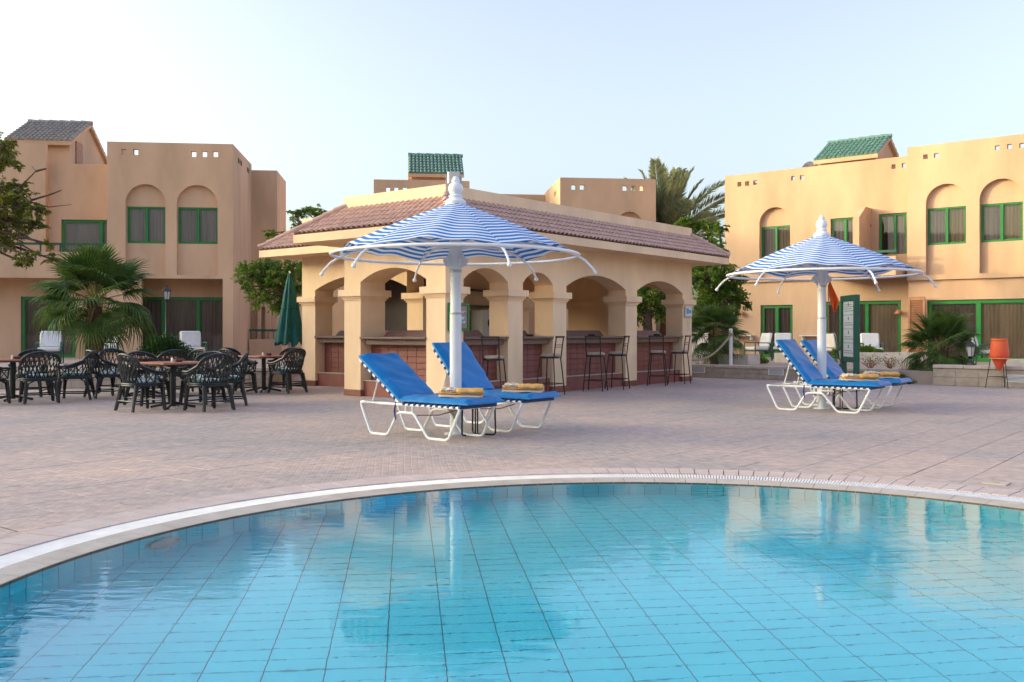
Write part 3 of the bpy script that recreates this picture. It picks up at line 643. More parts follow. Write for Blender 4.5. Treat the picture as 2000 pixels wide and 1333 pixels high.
# --- hotel on the left (frontal)
LZ = 30.5; LL = Line(((330 - 1000) / FPX * LZ, LZ), PHI)
O = LL.p + LL.t(455) * LL.d; LF = Line(O, PHI); X = LF.t; ZZ = LF.z     # local x = 0 at the right front corner
hotL = thing('hotel_building', 'shaded apricot hotel block with twin arched window niches behind the rattan chairs', 'building', (O[0], O[1], 0), PHI)
zt = ZZ(455, 282); xl = X(209); zov = ZZ(435, 545)
def sq(Lx, x0, y0, x1, y1): return rect(Lx.t(x0), Lx.t(x1), Lx.z((x0 + x1) / 2, y1), Lx.z((x0 + x1) / 2, y0))
n1 = (X(245), X(323)); n2 = (X(345), X(425)); nzc = ZZ(290, 360); nzs = nzc - (n1[1] - n1[0]) / 2 + .02; nzb = zov + .12
main_holes = [niche(*n1, nzc, nzs, nzb), niche(*n2, nzc, nzs, nzb)] + [sq(LF, a, 292, a + 10, 303) for a in (237, 260)] + [sq(LF, a, 296, a + 10.5, 307) for a in (373, 394, 415.5)]
xo0 = X(276); xo1 = X(435)
outer = [(xl, 0), (xo0, 0), (xo0, zov), (xo1, zov), (xo1, 0), (0, 0), (0, zt), (xl, zt)]
facade(hotL, 'front_wall', outer, main_holes, 0, .16)
wz0, wz1 = ZZ(290, 475), ZZ(290, 403)
wh = [rect(n1[0] + .01, n1[1] - .01, wz0, wz1), rect(n2[0] + .01, n2[1] - .01, wz0, wz1)]
facade(hotL, 'niche_panel', [(xl + .3, zov + .003), (-.3, zov + .003), (-.3, zt - 1.0), (xl + .3, zt - 1.0)], wh, .163, .12)
for a in (n1, n2): window(hotL, a[0] + .012, a[1] - .012, wz0, wz1, .18)
DP = 3.75                                             # side wall runs straight back
q = MB(); q.box(-.25, -.001, .165, DP, 0, zt); q.build('side_wall', 'stucco', hotL)
q = MB(); q.box(xl + .001, xl + .25, .165, 6, 0, zt); q.build('side_wall', 'stucco', hotL)
q = MB(); q.box(xl, -.26, .29, 8, zov + .2, zov + .4); q.box(xl + .26, -.26, .4, 8, zt - 1.05, zt - .95); q.build('floor_slab', 'stucco', hotL)
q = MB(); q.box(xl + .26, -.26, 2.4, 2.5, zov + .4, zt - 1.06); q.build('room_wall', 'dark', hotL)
# ground floor recess with sliding doors
yr = 1.3; d0, d1 = X(276) - .6, -.3; zd1 = ZZ(400, 583) + .08
facade(hotL, 'recess_wall', rect(xl - 6, -.26, 0, zov + .19), [rect(d0, d1, .36, zd1), rect(X(8), X(120), .36, zd1)], yr, .2)
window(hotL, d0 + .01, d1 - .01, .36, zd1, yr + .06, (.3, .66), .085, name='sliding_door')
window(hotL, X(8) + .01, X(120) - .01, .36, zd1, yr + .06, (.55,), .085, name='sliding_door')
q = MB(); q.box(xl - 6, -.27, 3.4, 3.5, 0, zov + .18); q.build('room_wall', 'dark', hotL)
# left bay, set back, with balcony parapet in front
yb = 1.5; zb_t = ZZ(140, 320) + .25
facade(hotL, 'bay_wall', rect(X(60), xl - .002, zov + .19, zb_t), [rect(X(86), xl - .05, ZZ(150, 500), ZZ(150, 419))], yb, .2)
window(hotL, X(86) + .01, xl - .06, ZZ(150, 500), ZZ(150, 419), yb + .06, (.68,), .08, name='balcony_door')
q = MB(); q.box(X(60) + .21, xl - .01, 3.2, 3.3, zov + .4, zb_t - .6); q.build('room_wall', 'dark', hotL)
q = MB(); q.box(xl - 7, xl - .003, .12, .28, zov + .002, ZZ(150, 492)); q.box(xl - 7, xl - .003, .285, 1.5, zov + .02, zov + .18); q.build('balcony_parapet', 'stucco', hotL)
q = MB(); zr_ = ZZ(100, 478); q.box(xl - 7, xl + .04, .1, .2, zr_, zr_ + .07)
for k in range(12): q.box(xl - 6.9 + k * .6, xl - 6.86 + k * .6, .13, .17, ZZ(150, 492), zr_)
q.build('balcony_rail', 'dkgreen', hotL)
facade(hotL, 'tower_wall', rect(xl - 7.2, X(60) - .003, zov + .19, zb_t + .6), [], yb - .25, .2)
LT = Line(O + np.array([-math.sin(PHI), math.cos(PHI)]) * 2.4, PHI)
tx0, tx1 = LT.t(20), LT.t(136)
tiled_gable(hotL, tx0, tx1, 2.4, 6.2, 4, LT.z(100, 272), LT.z(100, 272) + .95, 'tile_brown')
q = MB(); q.box(tx1 + .001, tx1 + .05, 2.95, 3.6, LT.z(130, 318), LT.z(130, 318) + .85); q.build('tower_door', 'shutter', hotL)
# right rear wing of the left hotel
Wp = O + np.array([-math.sin(PHI), math.cos(PHI)]) * DP; WF = Line(Wp, PHI)
wx1 = WF.t(541); wzt = WF.z(515, 333)
q = MB(); q.box(-.24, wx1, DP + .001, DP + 2.6, 0, wzt); q.build('rear_wing', 'stucco', hotL)
for k in range(3):
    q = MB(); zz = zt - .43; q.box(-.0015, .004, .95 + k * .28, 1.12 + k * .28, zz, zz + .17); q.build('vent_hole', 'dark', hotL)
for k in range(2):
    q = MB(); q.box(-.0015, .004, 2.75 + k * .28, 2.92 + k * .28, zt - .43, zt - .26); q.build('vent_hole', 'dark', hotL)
# low entrance wall beside it, with railing
ew = thing('garden_wall', 'low apricot garden wall topped with a dark green railing behind the bar tables', 'wall', tuple(WF.p + WF.t(506) * WF.d + np.array([0, -.9])) + (0,), PHI)
q = MB(); q.box(-.1, 1.0, 0, .2, 0, .95); q.build('wall', 'stucco', ew)
q = MB(); q.box(-.12, 1.02, .05, .12, 1.22, 1.3)
for k in range(6): q.box(-.08 + k * .2, -.055 + k * .2, .07, .1, .95, 1.22)
q.build('railing', 'dkgreen', ew)
pw = thing('porch_wall', 'narrow apricot porch wall with an open doorway beside the hotel rear wing', 'wall', tuple(WF.p + WF.t(508) * WF.d + np.array([0, -.35])) + (0,), PHI)
facade(pw, 'wall', rect(0, .45, 0, 2.55), [rect(.13, .27, .95, 2.1)], 0, .25); pw.children[0].name = 'wall'

# --- hotel on the right (facade turned towards the left)
RA = A45 - R(90); RZ = 30.3; RL_ = Line(((1772 - 1000) / FPX * RZ, RZ), RA)
hotR = thing('hotel_building', 'sunlit apricot hotel block with green window frames and green-tiled roof house', 'building', (RL_.p[0], RL_.p[1], 0), RA)
RF = RL_; xt = RF.t; zz_ = RF.z; zt1 = zz_(1600, 324); x0 = xt(1416)
zlow = zz_(1600, 547)
na = (xt(1483), xt(1543)); nac = zz_(1513, 405); nas = nac - (na[1] - na[0]) / 2 + .02
holes = [niche(*na, nac, nas, zlow + .15)]
for (a, y) in ((1440, 356), (1455, 354.5), (1471, 352.5), (1545, 344), (1562, 342.5), (1741, 321.5), (1761, 319)): holes.append(sq(RF, a, y, a + 8, y + 9))
wB = rect(xt(1622), xt(1670), zz_(1645, 492), zz_(1645, 426)); wC = rect(xt(1716), xt(1771), zz_(1745, 497), zz_(1745, 417)); holes += [wB, wC]
facade(hotR, 'front_wall', rect(x0, -.002, zlow, zt1), holes, 0, .16)
aw = rect(na[0] + .01, na[1] - .01, zz_(1513, 505), zz_(1513, 441))
facade(hotR, 'niche_panel', rect(na[0] - .2, na[1] + .2, zlow + .003, nac + .2), [aw], .163, .12)
window(hotR, aw[0][0] + .002, aw[1][0] - .002, aw[0][1], aw[2][1], .18, curtain='mixed')
window(hotR, wB[0][0] + .01, wB[1][0] - .01, wB[0][1] - .2, wB[2][1] - .01, .07, (.6,), curtain='curtain', name='balcony_door')
window(hotR, wC[0][0] + .01, wC[1][0] - .02, wC[0][1] - .2, wC[2][1] - .01, .07, (.58,), curtain='curtain', open_gap=.4, name='balcony_door')
for a, y in ((1625, 334), (1643, 332)):
    q = MB(); r_ = sq(RF, a, y, a + 8, y + 8); q.box(r_[0][0], r_[1][0], -.003, .0, r_[0][1], r_[2][1]); q.build('vent_hole', 'stucco', hotR)
# balcony: partition, solid parapet, rail
q = MB(); pxa, pxb = xt(1683), xt(1712)
q.prism([[(-1.15, zlow + .5), (-.001, zlow + .5), (-.001, zz_(1690, 408)), (-.5, zz_(1690, 408)), (-1.15, zz_(1690, 432))]], pxa + .1, pxa + .3, 'y', Matrix(((0, 1, 0, 0), (1, 0, 0, 0), (0, 0, 1, 0), (0, 0, 0, 1)))); q.build('balcony_partition', 'stucco', hotR)
q = MB(); bz = zz_(1720, 500) - .12; q.box(xt(1635), -.003, -1.2, -1.04, zlow, bz); q.box(xt(1635), -.003, -1.03, -.002, zlow + .01, zlow + .2); q.build('balcony_parapet', 'stucco', hotR)
q = MB(); q.box(xt(1640), -.003, -1.2, -1.1, bz + .12, bz + .2)
for k in range(int((-.1 - xt(1645)) / .4) + 1): q.box(xt(1645) + k * .4, xt(1645) + .03 + k * .4, -1.17, -1.13, bz, bz + .12)
q.build('balcony_rail', 'dkgreen', hotR)
# ground floor, plane slightly back
zg = .30; gA = rect(xt(1483), xt(1546), zg, zz_(1515, 596)); gB = rect(xt(1608), xt(1758), zg, zz_(1690, 588))
facade(hotR, 'ground_wall', rect(x0, -.002, 0, zlow - .003), [gA, gB], .1, .2)
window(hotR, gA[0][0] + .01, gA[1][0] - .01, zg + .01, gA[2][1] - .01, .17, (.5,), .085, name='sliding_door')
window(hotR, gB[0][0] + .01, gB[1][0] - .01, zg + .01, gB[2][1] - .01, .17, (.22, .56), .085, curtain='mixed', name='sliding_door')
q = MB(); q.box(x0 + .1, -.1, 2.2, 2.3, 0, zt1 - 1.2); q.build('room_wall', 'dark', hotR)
q = MB(); q.box(x0 + .01, 12, .3, 9, zt1 - 1.1, zt1 - 1.0); q.box(x0 + .01, -.1, .31, 2.2, zlow - .05, zlow + .1); q.build('floor_slab', 'stucco', hotR)
q = MB(); q.box(x0 + .001, x0 + .25, .301, 9, 0, zt1 - .003); q.build('side_wall', 'stucco', hotR)
# projecting taller block
PF = Line(RL_.p - e1 * -1 * 0 + np.array([math.sin(RA), -math.cos(RA)]) * .45, RA)    # .45 m in front
y2 = -.45; t2 = PF.t; z2 = PF.z; zt2 = z2(1850, 279); xs2 = t2(1772)
m1 = (t2(1808), t2(1887)); m2 = (t2(1913), t2(1998)); mc = z2(1848, 359); ms = mc - (m1[1] - m1[0]) / 2 + .02
zl2 = z2(1850, 546); wz = (z2(1848, 477), z2(1848, 404)); m3 = (m2[1] + (m2[0] - m1[1]), m2[1] + (m2[0] - m1[1]) + 1.4)
ho = [niche(*m, mc, ms, zl2 + .15) for m in (m1, m2)] + [sq(PF, a, y, a + 9, y + 9) for a, y in ((1803, 302), (1824, 299.5), (1943, 284.5), (1967, 282), (1991, 280))]
facade(hotR, 'block_wall', rect(xs2, 11, zl2, zt2), ho, y2, .16)
pw2 = [rect(m[0] + .01, m[1] - .01, *wz) for m in (m1, m2)]
facade(hotR, 'niche_panel', rect(xs2 + .2, 10, zl2 + .003, zt2 - 1), pw2, y2 + .163, .12)
for r_ in pw2: window(hotR, r_[0][0] + .002, r_[1][0] - .002, r_[0][1], r_[2][1], y2 + .18, curtain='mixed')
q = MB(); q.box(xs2, xs2 + .2, y2 + .161, 9, 0, zt2 - .002); q.build('side_wall', 'stucco', hotR)
gC = rect(t2(1809), t2(2010) + .2, zg, z2(1900, 585))
facade(hotR, 'ground_wall', rect(xs2 + .002, 11, 0, zl2 - .003), [gC], y2 + .1, .2)
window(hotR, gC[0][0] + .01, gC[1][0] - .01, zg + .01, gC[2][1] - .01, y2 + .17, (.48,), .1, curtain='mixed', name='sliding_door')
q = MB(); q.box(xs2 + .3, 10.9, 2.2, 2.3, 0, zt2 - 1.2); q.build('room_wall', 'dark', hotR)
# green tiled roof house
TF = Line(RL_.p + np.array([-math.sin(RA), math.cos(RA)]) * 1.2, RA)
tiled_gable(hotR, TF.t(1600), TF.t(1711), 1.2, 3.6, zt1 - 1, TF.z(1650, 303), TF.z(1650, 303) + .68, 'tile_green')
# shutters and shelf brackets
q = thing('wood_shutter', 'orange louvred wooden screen between the terrace doors behind the fan palm', 'screen', tuple(PF.p + PF.t(1777) * PF.d - e1 * .15) + (.3,), RA)
b = MB(); b.box(0, .06, -.03, .03, 0, 2.0); b.box(.44, .50, -.03, .03, 0, 2.0); b.box(.06, .44, -.03, .03, 1.94, 2.0); b.box(.06, .44, -.03, .03, 0, .06); b.build('frame', 'shutter', q)
sm = MB(); sm.box(.06, .44, -.006, .006, -.035, .035, Matrix.Rotation(R(35), 4, 'X')); sm = sm.mesh('slat', 'shutter')
for k in range(26): link('slat', sm, q, (0, 0, .1 + k * .071))
for k, (ln, px, py, off, lab) in enumerate(((RF, 1449, 613, .0, 'round clay wall lamp left of the narrow terrace door'), (RF, 1755, 611, .0, 'round clay wall lamp at the edge of the wide terrace door'), (RF, 1696, 441, -.0, 'square clay wall lamp on the balcony partition'))):
    pos = ln.p + ln.t(px) * ln.d; walllamp((pos[0] - e1[0] * .03, pos[1] - e1[1] * .03, ln.z(px, py)), lab, RA)
for lab, ln, px in (('white wall shelf beside the narrow terrace door', RF, 1454), ('white wall shelf beside the wide terrace door', RF, 1585)):
    pos = ln.p + ln.t(px) * ln.d; s_ = thing('wall_shelf', lab, 'shelf', (pos[0], pos[1], ln.z(px, 657)), RA, 'white wall shelves')
    b = MB(); b.box(-.35, .35, -.2, .08, 0, .03); b.build('board', 'whitepaint', s_); 
    for x_ in (-.28, .28): b = MB(); b.box(x_ - .02, x_ + .02, -.12, .08, -.14, -.001); b.build('bracket', 'whitepaint', s_)

# --- hotel wing behind the bar
BZ = 37.0; BL = Line(((1094 - 1000) / FPX * BZ, BZ), PHI)
hotB = thing('hotel_building', 'distant apricot hotel wing with square parapet holes behind the bar roof', 'building', (BL.p[0], BL.p[1], 0), PHI)
bx1 = BL.t(1281); bt = BL.z(1094, 347)
bh = [sq(BL, a, 361.5, a + 9, 371) for a in (1116, 1132.5)] + [sq(BL, a, 363.5, a + 9, 373) for a in (1216, 1232, 1248)]
na_ = (BL.t(1205), BL.t(1255)); bc = BL.z(1230, 414)
bh.append(niche(*na_, bc, bc - (na_[1] - na_[0]) / 2 + .02, 1.5))
facade(hotB, 'front_wall', rect(0, bx1, 0, bt), bh, 0, .16)
facade(hotB, 'niche_panel', rect(na_[0] - .2, na_[1] + .2, .2, bc + .2), [rect(na_[0] + .01, na_[1] - .01, 3.6, 4.9)], .163, .1)
window(hotB, na_[0] + .012, na_[1] - .012, 3.602, 4.898, .18)
q = MB(); q.box(.001, .2, .161, 4.2, 0, bt - .002); q.box(bx1 - .2, bx1 - .001, .161, 4.2, 0, bt - .002); q.build('side_wall', 'stucco', hotB)
for k in range(2):
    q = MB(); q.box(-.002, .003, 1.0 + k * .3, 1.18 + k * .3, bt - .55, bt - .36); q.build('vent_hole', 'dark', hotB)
q = MB(); zc_ = Hh(381, BZ + 4); q.box(BL.t(930), -.001, 4.0, 4.25, 0, zc_); q.build('link_wall', 'stucco', hotB)
q = MB(); q.box(.2, bx1 - .2, .17, 4, bt - 1.2, bt - 1.1); q.build('roof_deck', 'stucco', hotB)
BW = Line(BL.p + np.array([-math.sin(PHI), math.cos(PHI)]) * 1.0, PHI)
bx0, bx2 = BW.t(730), BW.t(917); bt2 = BW.z(800, 352)
bh = [sq(BW, a, 366, a + 8, 375) for a in (754, 770, 787)]
hotM = thing('hotel_building', 'shaded hotel block with green-tiled roof house rising behind the bar parapet', 'building', (BL.p[0], BL.p[1], 0), PHI)
facade(hotM, 'front_wall', rect(bx0, bx2, 0, bt2), bh + [rect(bx0 + 1.2, bx0 + 3.2, .2, 2.3)], 1.0, .16)
window(hotM, bx0 + 1.21, bx0 + 3.19, .21, 2.29, 1.06, (.5,), .08, name='sliding_door')
q = MB(); q.box(bx0 + .001, bx0 + .2, 1.161, 5, 0, bt2 - .002); q.box(bx2 - .2, bx2 - .001, 1.161, 5, 0, bt2 - .002); q.box(bx0 + .2, bx2 - .2, 1.2, 5, bt2 - 1.3, bt2 - 1.2); q.build('side_wall', 'stucco', hotM)
BT = Line(BL.p + np.array([-math.sin(PHI), math.cos(PHI)]) * 2.5, PHI)
tiled_gable(hotM, BT.t(803), BT.t(900), 2.5, 5.0, bt2 - 1.2, BT.z(850, 335), BT.z(850, 335) + .86, 'tile_green')
# far cream wall left of the bar
FW = Line(((540 - 1000) / FPX * 42, 42), PHI)
hotF = thing('hotel_building', 'far cream hotel wall with low arched opening seen past the closed umbrella', 'building', (FW.p[0], FW.p[1], 0), PHI)
ha = (FW.t(534), FW.t(556)); facade(hotF, 'front_wall', rect(FW.t(470), FW.t(700), 0, 4.6), [niche(*ha, FW.z(545, 635), FW.z(545, 638), FW.z(545, 648))], 0, .3, 'stucco_pale')
q = MB(); q.box(ha[0] - .3, ha[1] + .3, .5, .6, 0, 2); q.build('room_wall', 'dark', hotF)

# --- unseen blocks added far left to shade the terrace, with a gap for sun
shade_caster = thing('hotel_building', 'long unseen apricot block with windows, added on the low sun side to shade the terrace', 'building', (-60, -70, 0), 0)
for y0_, y1_, h_ in ((0, 78.6, 13.0), (80.6, 118, 13.0), (118, 150, 12.6)):
    q = MB(); q.box(-9, 0, y0_, y1_ - .01, 0, h_); q.build('wall', 'stucco', shade_caster)
for k in range(34):  # windows only dress the added shade blocks
    y_ = 2 + k * 4.2
    if 77 < y_ < 81: continue
    for z_ in (1.0, 4.9, 8.8):
        q = MB(); q.box(.001, .05, y_, y_ + 1.5, z_, z_ + 1.6); w_ = q.build('window', 'green', shade_caster)
        q = MB(); q.box(.051, .056, y_ + .08, y_ + 1.42, z_ + .08, z_ + 1.52); q.build('pane', 'dark', w_)

# ------------------------------------------------------------------ terraces and low walls
def low_wall(name, label, p0, ang, L, h, group=None, blocks=True, cap='stonecap'):
    t = thing(name, label, 'wall', (p0[0], p0[1], 0), ang, group)
    q = MB(); q.box(.01, L - .01, .012, .3, 0, h - .075); q.build('core', 'mortar', t)
    bl = .46; n = max(1, int(L / bl)); bl = L / n; rows = 2; bh_ = (h - .08) / rows; me_ = MB(); me_.cbox(.004, bl - .004, 0, .1, .003, bh_ - .003, .006); me_ = me_.mesh('block', 'stone')
    for r_ in range(rows):
        for k in range(n): link('block', me_, t, (k * bl, random.uniform(-.006, .004), r_ * bh_))
    cl = .62; n = max(1, int(L / cl)); cl = L / n; me_ = MB(); me_.cbox(.003, cl - .003, -.03, .32, h - .075, h, .01); me_ = me_.mesh('cap_stone', cap)
    for k in range(n): link('cap_stone', me_, t, (k * cl, random.uniform(-.004, .004), random.uniform(-.003, .003)))
    return t
W0 = Gp(1352, 737) - np.array([math.cos(RA), math.sin(RA)]) * 2.0
WL = Line(W0, RA)
wa = low_wall('terrace_wall', 'low limestone terrace wall running from the bar behind the pair of loungers', W0, RA, WL.t(1752), .34)
wb = low_wall('terrace_wall', 'low limestone planter wall under the orange jar', W0 + WL.d * WL.t(1822), RA, 5.2, .46)
tr = MB(); nrm = e1
P0 = W0 + e1 * .28; q0 = [P0 - WL.d * 3, P0 + WL.d * 13, P0 + WL.d * 13 + e1 * 12, P0 - WL.d * 3 + e1 * 12]
tr.prism([[tuple(p) for p in q0]], -.01, .29); tag(tr.build('terrace', 'terrace'), 'raised stone terrace in front of the sunlit hotel', kind='structure')
wc = low_wall('terrace_wall', 'low limestone terrace wall behind the rattan chairs and palm', np.array([-14.5, 19.65]), PHI, 9.3, .42)
tr = MB(); a_ = np.array([-14.5, 19.65]); dv = np.array([math.cos(PHI), math.sin(PHI)]); nv = np.array([-math.sin(PHI), math.cos(PHI)])
tr.prism([[tuple(a_ + nv * .29 - dv * 3), tuple(a_ + nv * .29 + dv * 9.3), tuple(a_ + nv * 14 + dv * 9.3), tuple(a_ + nv * 14 - dv * 3)]], -.01, .35); tag(tr.build('terrace', 'terrace'), 'raised terrace in front of the shaded hotel', kind='structure')
def vent(pos, ang, label):
    t = thing('wall_vent', label, 'vent', (pos[0], pos[1], .12), ang, 'white vents in the low walls')
    b = MB(); b.box(-.2, .2, -.012, .0, 0, .02); b.box(-.2, .2, -.012, 0, .14, .16); b.box(-.2, -.18, -.012, 0, .02, .14); b.box(.18, .2, -.012, 0, .02, .14); b.build('frame', 'whitepaint', t)
    for k in range(4): b = MB(); b.box(-.18, .18, -.01, 0, .03 + k * .028, .046 + k * .028); b.build('slat', 'whitepaint', t)
    b = MB(); b.box(-.18, .18, -.004, .0, .02, .14); b.build('backing', 'dark', t)
vent(W0 + WL.d * WL.t(1364) - e1 * .012, RA, 'white slatted vent in the low wall right beside the bar')
vent(W0 + WL.d * WL.t(1516) - e1 * .012, RA, 'white slatted vent in the low wall behind the loungers')
vent(W0 + WL.d * WL.t(1986) - e1 * .012, RA, 'white slatted vent in the planter wall past the orange jar')
# planter boxes in front of the doors
def planter(label, p, ang, L, D, h, group='plastered planters'):
    t = thing('planter_box', label, 'planter', (p[0], p[1], .29), ang, group)
    q = MB(); q.prism([rect(0, L, 0, D), rect(.1, L - .1, .1, D - .1)[::-1]], 0, h); q.build('box', 'planter', t)
    q = MB(); q.box(.1, L - .1, .1, D - .1, 0, h - .06); q.build('soil', 'soil', t); return t
def at_depth(px, Z): return np.array([(px - 1000) / FPX * Z, Z])
planter('pale plaster planter under the fan palm beside the bar', at_depth(1374, 27.0), RA, 1.35, .8, .28)
planter('pale plaster planter behind the green information board', at_depth(1644, 27.0), RA, 2.1, .8, .34)
planter('pale plaster planter right of the narrow terrace door', at_depth(1512, 28.6), RA, 1.2, .7, .28)
planter('pale plaster planter behind the orange jar', at_depth(1935, 24.2), RA, 1.6, .7, .22)

# ------------------------------------------------------------------ parasols
def parasol(label, p, theta0, group='striped pool parasols'):
    t = thing('parasol', label, 'parasol', (p[0], p[1], 0), 0, group)
    q = MB(); q.tube([(0, 0, .0), (0, 0, 1.42)], .069, 20); q.tube([(0, 0, 1.42), (0, 0, 1.44), (0, 0, 2.0)], [.069, .064, .064], 20); q.build('pole', 'polepaint', t, smooth='auto')
    q = MB(); q.tube([(0, 0, 1.405), (0, 0, 1.43)], .073, 20); q.tube([(0, 0, 1.9), (0, 0, 1.93)], .07, 20); q.build('pole_band', 'grey', t, smooth='auto')
    q = MB(); q.lathe([(.13, .0), (.13, .012), (.1, .016)], 20); q.build('base_plate', 'polepaint', t)
    q = MB(); q.cbox(-.07, .07, -.07, .07, 1.93, 2.28, .01); q.build('head', 'polepaint', t)
    q = MB(); q.tube([(0, 0, 2.3), (0, 0, 2.74)], .06, 14); q.build('top_post', 'polepaint', t, smooth='auto')
    q = MB(); q.lathe([(.12, 2.70), (.125, 2.735), (.10, 2.76), (.075, 2.775), (.085, 2.80), (.06, 2.82), (.075, 2.84), (.088, 2.875), (.086, 2.91), (.07, 2.94), (.045, 2.96), (.05, 2.975), (.042, 3.0), (.02, 3.03), (0, 3.035)], 20, cap=False); q.build('finial', 'whitepaint', t, smooth='auto')
    RR = 1.45; ZR = 2.10
    q = MB(); q.tube([(RR * math.cos(2 * math.pi * k / 64), RR * math.sin(2 * math.pi * k / 64), ZR) for k in range(64)], .018, 8, closed=True); q.build('ring', 'whitepaint', t, smooth=True)
    for k in range(6):
        a = theta0 + k * math.pi / 3; c, s_ = math.cos(a), math.sin(a)
        prof = [(.08, 2.20), (.4, 2.235), (.8, 2.24), (1.15, 2.185), (1.40, 2.10), (1.52, 2.03), (1.60, 1.945), (1.63, 1.90)]
        q = MB(); q.tube([(r * c, r * s_, z) for r, z in prof], [.014] * 8, 8); r_ = q.build('rib', 'whitepaint', t, smooth='auto')
        q = MB(); q.lathe([(0, -.025), (.02, -.02), (.027, 0), (.02, .02), (0, .025)], 8, Matrix.Translation((1.632 * c, 1.632 * s_, 1.89)), cap=False); q.build('end_cap', 'whitepaint', r_, smooth=True)
        q = MB(); m = Matrix.Rotation(a, 4, 'Z'); q.add([(.06, -.005, 1.96), (.125, -.005, 1.98), (.155, -.005, 2.05), (.10, -.005, 2.09), (.06, -.005, 2.2), (.06, .005, 1.96), (.125, .005, 1.98), (.155, .005, 2.05), (.10, .005, 2.09), (.06, .005, 2.2)], [(0, 1, 2, 3, 4), (9, 8, 7, 6, 5), (0, 5, 6, 1), (1, 6, 7, 2), (2, 7, 8, 3), (3, 8, 9, 4)], m); q.build('gusset', 'polepaint', t)
    for k in range(6):                                # six fabric panels
        vs = []; uv = []; NU, NV = 20, 22; th = theta0 + k * math.pi / 3
        for j in range(NV + 1):
            v = j / NV
            for i in range(NU + 1):
                u = -1 + 2 * i / NU; a = th + math.pi / 6 * (1 + u)
                rim = 1.41 - .11 * (1 - u * u)        # edge cut in a curve between ribs
                r = .10 + (rim - .10) * v
                zt_ = 2.745 - .615 * (r / 1.39) + .022 * math.sin(math.pi * min(1, r / 1.39)) + .02 * math.sin(u * 7 + k * 2 + v * 3) * v * (1 - abs(u)) + .01 * (1 - u * u) * v
                vs.append((r * math.cos(a), r * math.sin(a), zt_)); uv.append(((u + 1) / 2, (.55 * r + .45 * r * math.cos(math.pi / 6 * u)) / 1.39 + .012 * math.sin(u * 3 + k)))
        q = MB(); q.add(vs, [(j * (NU + 1) + i, j * (NU + 1) + i + 1, (j + 1) * (NU + 1) + i + 1, (j + 1) * (NU + 1) + i) for j in range(NV) for i in range(NU)])
        link('canopy_panel', q.mesh('canopy_panel', 'stripe', True, uv), t)
    return t
pA = Gp(890, 848); pB = Gp(1605, 798.5)
parasol('blue and white striped parasol above the loungers in front of the bar', pA, R(53))
parasol('blue and white striped parasol with a small red flag on its pole', pB, R(38))
# red flag tied to the second parasol's pole
vs = []; fs = []; n = 14; m_ = 10
for j in range(n + 1):
    v = j / n
    for i in range(m_ + 1):
        u = i / m_; wd = (.03 + .17 * v) if v < .62 else .125 * (1.05 - v) / .43 + .015
        x_ = .09 + u * wd * .9 + v * .06; vs.append((x_ + (.06 * max(0, v - .55)), -.03 + .035 * math.sin(u * 9 + v * 4) * v, 1.91 - v * .40 + .10 * u * (1 - v)))
for j in range(n):
    for i in range(m_): a = j * (m_ + 1) + i; fs.append((a, a + 1, a + m_ + 2, a + m_ + 1))
fg = thing('red_flag', 'small orange-red flag drooping from a parasol pole', 'flag', (pB[0], pB[1], 0), 0)
q = MB(); q.add(vs, fs); q.build('cloth', 'flag', fg, smooth=True)
q = MB(); q.tube([(.10, -.03, 1.20), (.093, -.03, 1.94)], .008, 6); q.build('stick', 'shutter', fg)

